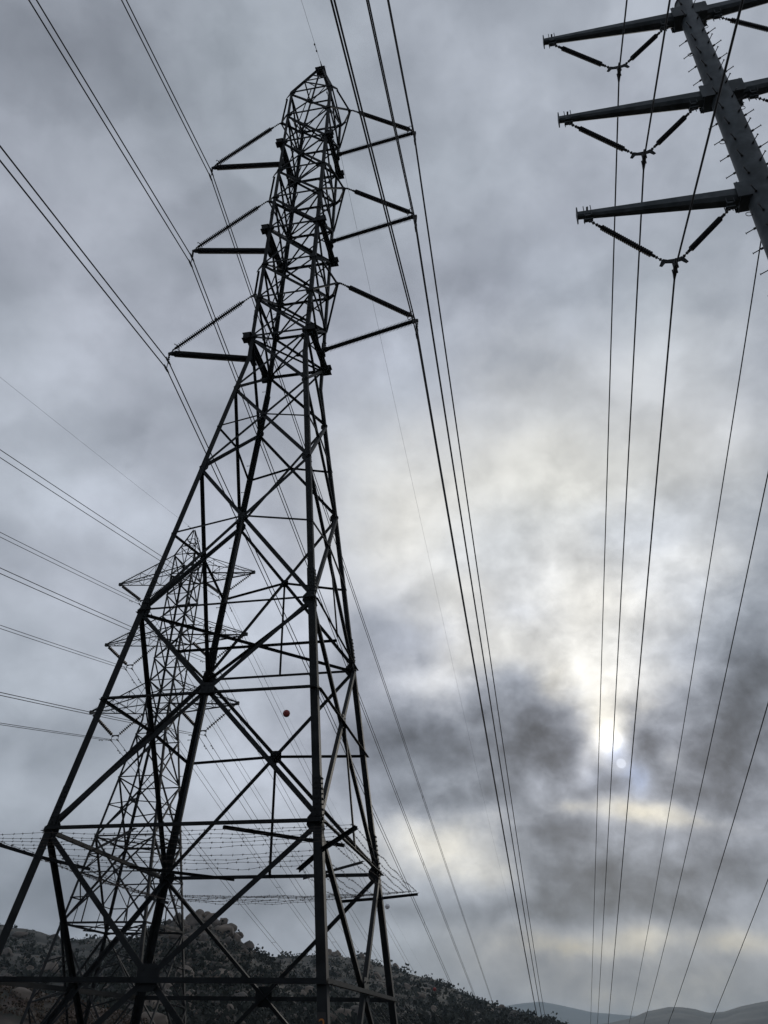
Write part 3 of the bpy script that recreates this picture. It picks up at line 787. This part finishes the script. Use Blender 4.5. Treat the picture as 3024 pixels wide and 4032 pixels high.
for k1, k2, n in FACES:
    m2('peak_brace', pk2(k1, 0), pk2(k2, .33), .05, n, -.02); m2('peak_brace', pk2(k2, .33), pk2(k1, .62), .05, n, -.02)
# crossarms with bird spikes
for j, (hb, ht) in enumerate(AB):
    for sx in (-1, 1):
        k1, k2 = ('L', 'M') if sx < 0 else ('N', 'R')
        tip = V((sx * 6.6, 0, hb - H2B)); bm = NB()
        lo = [c2(k, hb) for k in (k1, k2)]; hi = [c2(k, ht) for k in (k1, k2)]
        for s_, p in ((-1, lo[0]), (1, lo[1])): angle(bm, p, tip + V((0, s_ * .06, 0)), .10, .012, up, 0)
        for s_, p in ((-1, hi[0]), (1, hi[1])): angle(bm, p, tip + V((0, s_ * .06, .14)), .075, .010, V((0, s_, 0)), 0)
        for i, (l, h_) in enumerate(zip(lo, hi)):
            s_ = V((0, -1 if i == 0 else 1, 0)); e = tip
            L_ = lambda t: l.lerp(e, t); H_ = lambda t: h_.lerp(e + V((0, 0, .14)), t)
            angle(bm, L_(.33), H_(.33), .05, .008, s_, 0); angle(bm, L_(.62), H_(.62), .045, .008, s_, 0)
            angle(bm, L_(0), H_(.33), .05, .008, s_, -.02); angle(bm, L_(.33), H_(.62), .045, .008, s_, -.02)
        for a0, a1 in ((0, .33), (.33, .62), (.62, .85)):
            angle(bm, lo[0].lerp(tip, a0), lo[1].lerp(tip, a1), .045, .008, up, -.03); angle(bm, lo[0].lerp(tip, a1), lo[1].lerp(tip, a1), .045, .008, up, -.05)
            angle(bm, hi[0].lerp(tip, a0), hi[1].lerp(tip, a1), .04, .008, up, -.03)
        for t in (.33, .62): angle(bm, lo[0].lerp(tip, t), hi[1].lerp(tip, t), .04, .008, X, 0)
        box(bm, tip + V((sx * .02, 0, .04)), X, Y, up, .30, .22, .26)
        arm = build('crossarm', bm, STEELF, T2)
        bm = NB()
        for l in lo + hi:
            for i in range(26):
                t = .62 + i * .0145; p = l.lerp(tip + (V((0, 0, .14)) if l in hi else V((0, 0, 0))), t) + up * .02
                q = p + V((random.uniform(-.06, .06), random.uniform(-.06, .06), .17)); tube(bm, [p, q], .006, 3)
        build('bird_spikes', bm, STEELF, arm)
# V strings of discs
YK = [20.70, 27.00, 33.40]
def discs(bm, p, q, n, r=.15):
    d = (q - p).normalized(); L = (q - p).length; st = (L - .2) / n; prof = [(0, .03), (.09, .03)]
    for i in range(n):
        t = .1 + st * i; prof += [(t + st * .05, .045), (t + st * .30, .055), (t + st * .42, r), (t + st * .62, r * .96), (t + st * .66, .05), (t + st * .95, .03)]
    prof += [(L - .09, .03), (L, .03)]; revolve(bm, p, q, prof, 14)
for j in range(3):
    for sx in (-1, 1):
        nm = {0: 'lowest', 1: 'middle', 2: 'top'}[j]; sd = 'left' if sx < 0 else 'right'
        yk = V((sx * 3.9, 0, YK[j] - H2B + .42))
        r = empty('suspension_insulator', MT2 @ yk, T2_R, 'v shaped strings of dark discs under the %s %s crossarm of the further lattice tower' % (nm, sd), 'insulator', 'disc insulator strings on the further tower')
        for a, s_ in ((V((sx * 6.45, 0, AB[j][0] - H2B - .12)) - yk, 1), (V((sx * 1.72, 0, AB[j][0] - H2B - .35)) - yk, -1)):
            e = V((sx * s_ * .27, 0, .02)); bm = NB(); discs(bm, a, e, 14); build('disc_string', bm, PORC, r, True)
        bm = NB(); plate(bm, [V((x_, .01, z_)) for x_, z_ in ((-.30, .05), (.30, .05), (.36, -.06), (.30, -.14), (.06, -.05), (-.06, -.05), (-.30, -.14), (-.36, -.06))], Y, .02)
        for s_ in (-1, 1): tube(bm, [V((s_ * .30, 0, -.1)), V((s_ * .30, 0, -.40))], .025, 6)
        build('yoke_plate', bm, BOLT, r)
        wl = Matrix.Rotation(-T2_R, 3, 'Z') @ WD; bm = NB()
        for s_ in (-1, 1):
            c = V((s_ * .30, 0, -.42)); tube(bm, [c - wl * .25 + up * .05, c - wl * .1, c + wl * .1, c + wl * .25 - up * .05], .05, 6, [.5, 1, 1, .5])
        build('conductor_clamp', bm, BOLT, r)
        bk = {(0, -1): .2478, (0, 1): .2471, (1, -1): .2453, (1, 1): .2469, (2, -1): .2543, (2, 1): .2519}[(j, sx)]
        o2 = [WN * -.30, WN * .30]
        cable('twin conductors hung from the %s %s crossarm of the further lattice tower' % (nm, sd), MT2 @ (yk + V((0, 0, -.42))),
              -.2267, .000264, bk, .0003, .021, o2, 330, -90, damp=(1.6, -1.6), spacers=(-45, 48, 110), group='twin conductors of the further tower')
G2 = MT2 @ (PK2 + V((0, 0, .0)))
cable('thin ground wire over the peak of the further lattice tower, with the marker balls', G2 + up * .0, -.2010, .000179, .2517, .0003, .0075, [V((0, 0, 0))], 400, -90, damp=(1.2, -1.2), name='ground_wire')
for s, d, m_, lb in ((33.3, .92, REDB, 'red marker ball on the thin ground wire, seen between the tower legs against the sky'),
                     (105, .92, WHB, 'pale marker ball on the ground wire beside the right leg of the foreground tower'),
                     (172, .92, REDB, 'dark red marker ball on the ground wire against the rocky hillside')):
    c = G2 + WD * s + V((0, 0, -.2010 * s + .000179 * s * s))
    bm = NB(); bmesh.ops.create_uvsphere(bm, u_segments=28, v_segments=18, radius=d / 2)
    r = empty('marker_ball', c, -PHI, lb, 'marker ball', 'aircraft marker balls on the ground wire'); build('ball_shell', bm, m_, r, True)
    bm = NB(); torus(bm, V((0, 0, 0)), V((0, 0, 1)), d / 2 + .004, .012, 32, 6)
    for s_ in (-1, 1): tube(bm, [V((0, s_ * d * .47, 0)), V((0, s_ * d * .6, 0))], .03, 8)
    build('ball_seam', bm, BOLT, r)

# ================================================================== land
def interp(tab, x):
    if x <= tab[0][0]: return tab[0][1]
    for (a, b), (c, d) in zip(tab, tab[1:]):
        if x <= c: return b + (d - b) * (x - a) / (c - a)
    return tab[-1][1]
def fb(p, o=5): return noise.fractal(p, 1.0, 2.0, o)
# one ground sheet to the horizon
bm = NB(); rings = []
for r_ in (2, 8, 20, 40, 70, 110, 150, 220, 400, 800, 1600, 3200, 6400, 13500):
    rings.append([bm.verts.new((r_ * sin(2 * pi * i / 96), r_ * cos(2 * pi * i / 96), -.0 if r_ < 5 else (-.9 if r_ < 10 else -1.35) + (noise.noise(V((r_ * .05, i * .3, 0))) * .12 if r_ < 300 else -3))) for i in range(96)])
cv = bm.verts.new((0, 0, 0))
for i in range(96): bm.faces.new((cv, rings[0][(i + 1) % 96], rings[0][i]))
for a, b in zip(rings, rings[1:]):
    for i in range(96): bm.faces.new((a[i], a[(i + 1) % 96], b[(i + 1) % 96], b[i]))
tag(build('ground', bm, GROUND, None, True), kind='structure')
BACK = [(-60, 3.5), (-45, 4.8), (-32, 5.9), (-24.95, 5.65), (-22.84, 5.52), (-22.33, 5.39), (-21.45, 5.37), (-20.51, 5.23), (-19.78, 5.04), (-18.87, 4.76), (-18.27, 4.93), (-17.59, 5.08), (-16.88, 5.08), (-16.0, 5.03), (-15.47, 5.21), (-13.34, 5.16), (-10.83, 4.97), (-7.65, 4.65), (-6.33, 4.45), (-4.81, 4.5), (-3.67, 4.6), (-2.94, 4.72), (-2.39, 4.7), (-1.92, 4.5), (-1.07, 4.55), (-0.77, 4.55), (-0.13, 4.29), (0.94, 3.96), (2.11, 3.71), (3.24, 3.45), (4.0, 3.29), (4.74, 2.93), (5.5, 2.60), (6.6, 2.27), (7.69, 1.96), (8.45, 1.73), (9.67, 1.58), (10.46, 1.42), (11.45, 1.15), (12.51, 0.74), (15, .2), (20, -.6)]
ROCK = [(-21.5, -.6), (-19.56, 0.6), (-17.82, 2.2), (-16.4, 3.7), (-15.44, 4.95), (-14.61, 5.35), (-13.34, 5.8), (-12.89, 6.2), (-12.31, 6.3), (-11.54, 6.35), (-10.96, 6.45), (-10.42, 6.4), (-10.18, 6.25), (-9.69, 6.05), (-9.19, 5.8), (-8.61, 5.45), (-8.45, 5.15), (-7.85, 4.9), (-7.5, 4.62), (-6.7, 4.25), (-5.83, 3.8), (-4.34, 2.75), (-2.72, 1.85), (-1.13, .85), (1, -.6)]
def hill(name, tab, rc, r0, r1, az0, az1, daz, nr, m, amp, freq, pw=1.25, lat=0.):
    bm = NB(); grid = []
    na = int((az1 - az0) / daz)
    for i in range(na + 1):
        az = az0 + daz * i; col = []
        el = interp(tab, az)
        rcc = rc * (1 + lat * noise.noise(V((az * .12, 3.3, 1))))
        zc = rcc * math.tan(radians(el)) + EYE.z
        for j in range(nr + 1):
            t = j / nr * 1.35
            r_ = r0 + (rcc - r0) * t if t <= 1 else rcc + (r1 - rcc) * (t - 1) / .35
            if t <= 1: z = -3.0 + (zc + 3.0) * t ** pw
            else: z = zc - (zc + 6) * ((t - 1) / .35) ** 1.3
            x, y = r_ * sin(radians(az)), r_ * cos(radians(az))
            f = min(1, 4 * t) * (1 if t < .9 else .35)
            if t > .9: f *= .8
            z += amp * f * (fb(V((x * freq, y * freq, 0))) + .35 * fb(V((x * freq * 5, y * freq * 5, 7))))
            col.append(bm.verts.new((x, y, z)))
        grid.append(col)
    for a, b in zip(grid, grid[1:]):
        for j in range(nr): bm.faces.new((a[j], b[j], b[j + 1], a[j + 1]))
    bmesh.ops.recalc_face_normals(bm, faces=bm.faces)
    bv = BVHTree.FromBMesh(bm)
    o = build(name, bm, m, None, True); tag(o, kind='structure'); return o, bv
hb_, BVB = hill('hill', BACK, 640, 170, 980, -60, 20, .22, 110, SCRUB, 3.2, .012, 1.15, .12)
hr_, BVR = hill('rocky_hill', ROCK, 330, 160, 470, -21.5, 1, .12, 120, ROCKS, 1.5, .03, 1.2)
M1 = [(9.5, .3), (11.81, 1.0), (14.05, 1.28), (15.37, 1.55), (16.21, 1.88), (17.51, 2.12), (18.18, 2.14), (18.93, 2.05), (19.65, 1.84), (20.51, 1.9), (21.48, 2.16), (22.44, 2.35), (22.99, 2.43), (25.34, 2.59), (28.97, 2.1), (34, 1.7), (40, .8), (46, .2)]
M2 = [(0, 1.1), (4, 1.5), (6.59, 1.86), (8.91, 2.22), (10.14, 2.33), (11.26, 2.16), (12.34, 1.95), (13.14, 1.8), (14.32, 1.72), (15.29, 1.65), (16.97, 1.62), (22.47, 1.56), (27.55, 1.47), (36, 1.2), (45, .3)]
hill('mountain', M1, 3100, 1900, 4200, 9.5, 46, .25, 40, MOUNT, 9, .0022, 1.0)
hill('mountain', M2, 8000, 6000, 9900, 0, 45, .3, 30, MOUNT, 14, .0012, 1.0)

# ------------------------------------------------------------------ boulders
def rock_mesh(name, m, seed, flat=.8, sub=3):
    bm = NB(); bmesh.ops.create_icosphere(bm, subdivisions=sub, radius=1)
    sv = V((seed * 13.1, seed * 7.7, seed * 3.3))
    rn = random.Random(seed); cuts = [(V((rn.uniform(-1, 1), rn.uniform(-1, 1), rn.uniform(-.4, 1))).normalized(), rn.uniform(.55, .85)) for _ in range(9)]
    for v_ in bm.verts:
        p = v_.co.copy(); q = p * .9 + sv
        r_ = 1 + .34 * noise.noise(q * 1.0) + .13 * noise.noise(q * 2.6) + .05 * noise.noise(q * 6)
        p = p * r_; p.z *= flat
        for a_, th in cuts:                                  # split and worn faces
            e = p.dot(a_) - th
            if e > 0: p -= a_ * e * .85
        p += p.normalized() * .05 * noise.noise(q * 5)
        v_.co = p
    me = bpy.data.meshes.new(name); bm.to_mesh(me); bm.free(); me.materials.append(m)
    me.polygons.foreach_set('use_smooth', [True] * len(me.polygons)); return me
RK = [rock_mesh('boulder', BOULD if i % 3 else BOULD2, i + 1, [.7, .9, .8, 1.05, .65, .85][i % 6]) for i in range(9)]
def cast(bv, az, el=None, r_=None):
    if el is not None:
        d = V((sin(radians(az)) * cos(radians(el)), cos(radians(az)) * cos(radians(el)), sin(radians(el))))
        h = bv.ray_cast(EYE, d); return h[0], h[1]
    h = bv.ray_cast(V((r_ * sin(radians(az)), r_ * cos(radians(az)), 500)), V((0, 0, -1))); return h[0], h[1]
def put_rock(p, size, label, group, me=None, sc=None):
    o = bpy.data.objects.new('boulder', me or random.choice(RK)); COL.objects.link(o); o.location = p
    o.rotation_euler = (random.uniform(-.35, .35), random.uniform(-.35, .35), random.uniform(0, 6.28))
    sc = sc or (random.uniform(.85, 1.3), random.uniform(.75, 1.1), random.uniform(.7, 1.05))
    o.scale = tuple(size * k for k in sc); tag(o, label, 'boulder', group); return o
TOP = [(-12.62, 6.37, 0.386), (-11.3, 6.65, 0.40), (-10.76, 6.6, 0.346), (-10.39, 6.6, 0.305), (-9.79, 6.25, 0.427), (-9.26, 5.95, 0.508), (-8.75, 5.55, 0.468), (-9.62, 5.58, 0.711), (-8.81, 5.3, 0.447), (-11.9, 6.36, 0.407), (-11.63, 6.07, 0.508), (-12.22, 5.98, 0.457), (-12.56, 5.29, 0.488), (-13.61, 4.92, 0.386), (-13.33, 4.8, 0.203), (-11.89, 5.31, 0.325), (-7.99, 5.0, 0.356), (-13.09, 6.1, 0.305), (-10.59, 6.24, 0.457), (-10.18, 6.05, 0.407), (-10.84, 5.83, 0.508), (-10.83, 5.22, 0.407), (-10.22, 5.17, 0.407), (-9.29, 5.07, 0.457), (-8.53, 4.9, 0.356), (-12.24, 5.64, 0.407), (-13.16, 5.74, 0.305), (-13.7, 5.5, .25), (-10.0, 5.7, .45), (-11.3, 6.3, .4), (-9.2, 5.5, .4), (-12.9, 5.6, .3), (-11.2, 5.5, .42), (-9.9, 4.9, .35), (-12.4, 4.9, .35), (-8.2, 4.6, .3)]
nrock = 0
GT = 'pale granite boulders heaped on the summit of the rocky hill'; LT = 'large weathered boulder in the heap crowning the rocky hill'
for az, el, sz in TOP:
    p, n_ = cast(BVR, az, el)
    if p is None:
        el2 = interp(ROCK, az); rr = 330; p = V((rr * sin(radians(az)), rr * cos(radians(az)), rr * math.tan(radians(el)) + EYE.z - 330 * radians(sz) * .2))
        if el < el2 - .3: continue
    D_ = (p - EYE).length; put_rock(p + V((0, 0, D_ * radians(sz) * .22)), D_ * radians(sz) * .92, LT, GT); nrock += 1
GS = 'boulders strewn down the slope of the rocky hill'; LS = 'brown boulder strewn on the scrubby slope of the rocky hill'
while nrock < 150:
    az = random.gauss(-10, 3.6); el = random.uniform(1.0, 5.6)
    if az < -19 or az > -2 or el > interp(ROCK, az) - .12: continue
    p, n_ = cast(BVR, az, el)
    if p is None or noise.noise(V((az * .9, el * 1.4, 3))) < -.12: continue
    s_ = random.choice((.8, 1.0, 1.3, 1.6, 2.6)) * random.uniform(.6, 1.2); put_rock(p + V((0, 0, s_ * .1)), s_, LS, GS); nrock += 1
GH = 'boulders scattered over the scrubby hill behind'; LH = 'pale boulder scattered on the dark hill behind the towers'
nb = 0
while nb < 95:
    az = random.uniform(-24.5, 12); el = random.uniform(.9, 5.4)
    if el > interp(BACK, az) - .10 or (-19 < az < -3 and el < interp(ROCK, az)): continue
    p, n_ = cast(BVB, az, el)
    if p is None or noise.noise(V((az * .6, el * 1.2, 8))) < -.05: continue
    s_ = random.choice((1.0, 1.3, 1.7, 2.2, 3.6)) * random.uniform(.6, 1.2) * (.85 if az > 0 else 1); put_rock(p + V((0, 0, s_ * .1)), s_, LH, GH); nb += 1
for az, el, s_, lb in ((1.26, 4.02, 3.3, 'round boulder perched on the ridge just right of the far tower leg'), (7.75, 1.95, 3.4, 'upright boulder on the low end of the right hand ridge')):
    p, _ = cast(BVB, az, el - .12); put_rock((p or V((640 * sin(radians(az)), 640 * cos(radians(az)), 640 * math.tan(radians(el))))) + V((0, 0, 1.0)), s_, lb, None, sc=(.8, .8, 1.15))
for az, el, s_ in ((-2.94, 4.78, 3.0), (-2.6, 4.74, 2.2), (-2.39, 4.78, 2.8), (-.85, 4.58, 2.6), (-.6, 4.5, 2.2)):
    rr = 640; p, _ = cast(BVB, az, interp(BACK, az) - .08); put_rock((p or V((rr * sin(radians(az)), rr * cos(radians(az)), rr * math.tan(radians(el))))) + V((0, 0, .6)), s_, 'jagged crag boulder on the skyline of the hill behind', 'crag boulders on the skyline', sc=(.9, .8, 1.1))
# smaller rocks past the countable ones
bm = NB()
def small_rock(bm, p, s_, seed):
    k = bmesh.ops.create_icosphere(bm, subdivisions=1, radius=s_)['verts']
    for v_ in k:
        q = v_.co / s_; v_.co = V((q.x * random.uniform(.9, 1.2), q.y, q.z * .75)) * s_ * (1 + .3 * noise.noise(q * 1.3 + V((seed, 0, 0)))) + p
k = 0
while k < 1500:
    if k % 2: az = random.gauss(-10, 4); el = random.uniform(.8, 6.2); tb, bv, ms = ROCK, BVR, 1
    else: az = random.uniform(-24.5, 12.5); el = random.uniform(.5, 5.4); tb, bv, ms = BACK, BVB, 1.5
    k += 1
    if el > interp(tb, az) - .03: continue
    p, _ = cast(bv, az, el)
    if p is None: continue
    small_rock(bm, p, random.uniform(.25, .8) * ms, k)
tag(build('small_rocks', bm, BOULD, None, True), 'loose rocks covering the hillsides between the boulders', 'rocks', kind='stuff')
# scrub: leafy clumps over both hills
def clump(bm, p, s_, n=16):
    for i in range(n):
        d = V((random.gauss(0, .5), random.gauss(0, .5), abs(random.gauss(0, .42)))) * s_
        c = p + d; t = s_ * random.uniform(.14, .32); ax = V((random.uniform(-1, 1), random.uniform(-1, 1), random.uniform(-1, 1))).normalized(); _, u_, v_ = frame(ax)
        vs = [bm.verts.new(c + (u_ * cos(a) + v_ * sin(a)) * t * random.uniform(.6, 1.1)) for a in (0, 1.2, 2.5, 3.8, 5.1)]
        bm.faces.new(vs)
for (tb, bv, n_, s0, s1_, a0, a1, mm, lb) in ((BACK, BVB, 3400, 1.0, 2.8, -25, 13, LEAF, 'dark chaparral brush covering the hill behind'), (ROCK, BVR, 2600, .7, 2.0, -20, -.5, LEAF, 'dark chaparral brush between the boulders of the rocky hill')):
    bm = NB(); k = 0
    for _ in range(n_ * 3):
        az = random.uniform(a0, a1); e1 = interp(tb, az)
        if e1 < .6: continue
        el = random.uniform(.5, e1 - .02) if random.random() < .95 else e1 - random.uniform(.0, .06)
        p, _n = cast(bv, az, el)
        if p is None or noise.noise(V((az * 1.5, el * 3, 1))) < -.06 or (bv is BVR and el > 4.9 and -13.5 < az < -7.8 and random.random() < .88): continue
        clump(bm, p, random.uniform(s0, s1_) * random.choice((.55, .8, 1, 1.6)), 18); k += 1
        if k > n_: break
    tag(build('brush', bm, mm, None), lb, 'brush', kind='stuff')
# small tree left of the summit rocks
p, _ = cast(BVR, -13.45, 5.55)
if p is None: p = V((325 * sin(radians(-13.45)), 325 * cos(radians(-13.45)), 325 * math.tan(radians(5.7)) + 1.6))
TR = empty('tree', p - V((0, 0, .3)), 0, 'small dark bushy tree at the left edge of the rocky summit', 'tree')
bm = NB(); tube(bm, [V((0, 0, 0)), V((.1, 0, 1.2)), V((.3, .1, 2.4)), V((.2, .1, 3.6))], .16, 7, [1.3, 1, .7, .3])
for a in range(6):
    tube(bm, [V((.1, 0, 1.1 + a * .3)), V((cos(a * 1.9) * 1.1, sin(a * 1.9) * 1.0, 2.2 + a * .35))], .07, 5, [1, .4])
build('trunk', bm, BARK, TR)
bm = NB()
for i in range(46):
    a = random.uniform(0, 6.28); rr = random.uniform(.2, 1.7); clump(bm, V((cos(a) * rr, sin(a) * rr, 1.6 + random.uniform(0, 2.9) * (1 - rr / 3))), .7, 8)
build('crown', bm, LEAF, TR)
# skyline bushes
for i in range(26):
    az = random.choice((random.uniform(-24, -15.5), random.uniform(-7, 11))); e1 = interp(BACK, az)
    p, _ = cast(BVB, az, e1 - .10)
    if p is None: continue
    s_ = random.uniform(.5, 1.2)
    b_ = empty('bush', p, 0, 'rounded dark bush standing on the skyline of the hill behind', 'bush', 'bushes along the skyline')
    bm = NB()
    for q in range(9): clump(bm, V((random.gauss(0, .8), random.gauss(0, .5), .5 + abs(random.gauss(0, .5)))) * s_, s_ * .7, 7)
    build('crown', bm, LEAF, b_)
    bm = NB(); tube(bm, [V((0, 0, -.6)), V((.1, 0, .8 * s_))], .1, 5); build('trunk', bm, BARK, b_)
# dry bank in front at lower left
BANK = [(-60, .3), (-34, 1.9), (-27, 2.6), (-23.5, 2.75), (-21, 2.6), (-18.6, 1.9), (-16, 1.5), (-13, .9), (-9, .2), (-5, -.6)]
hk, BVK = hill('bank', BANK, 125, 88, 165, -60, -5, .3, 50, mat('dark_dry_bank', (.012, .014, .008), (.05, .026, .017), .35, .95, 0, .6, c3=(.022, .016, .011), bscale=2), .5, .09, 1.0)
for az, el, s_, lb in ((-20.73, 1.95, 1.25, 'flat pale boulder on the dark bank at the lower left'), (-16.76, 1.35, .75, 'small pale boulder on the dark bank behind the tower feet'), (-13.25, .9, 1.3, 'rounded brown boulder at the bottom edge between the towers')):
    p, _ = cast(BVK, az, el)
    if p is None: p, _ = cast(BVR, az, el)
    if p is not None: put_rock(p + V((0, 0, .2)), s_ * (p.length / 110), lb, None, RK[1], (1.5, 1, .6))
bm = NB()
for i in range(900):
    az = random.uniform(-27, -9); e1 = interp(BANK, az); p, _ = cast(BVK, az, max(.2, e1 - random.uniform(0, 1.6)))
    if p is not None: clump(bm, p, random.uniform(.3, .8), 10)
tag(build('dry_brush', bm, LEAF2, None), 'dark reddish dry brush on the near bank', 'brush', kind='stuff')

# ------------------------------------------------------------------ haze
bm = NB(); box(bm, V((0, 4000, 170)), X, Y, up, 17000, 14000, 360)
hm_ = bpy.data.materials.new('haze_air'); hm_.use_nodes = True; nt = hm_.node_tree; nt.nodes.clear()
pv = nt.nodes.new('ShaderNodeVolumePrincipled'); pv.inputs['Density'].default_value = .00010; pv.inputs['Color'].default_value = (.70, .87, 1, 1); pv.inputs['Anisotropy'].default_value = .2
oo = nt.nodes.new('ShaderNodeOutputMaterial'); nt.links.new(pv.outputs[0], oo.inputs['Volume'])
tag(build('haze', bm, hm_), kind='stuff', label='thin pale haze in the air over the valley', cat='haze')
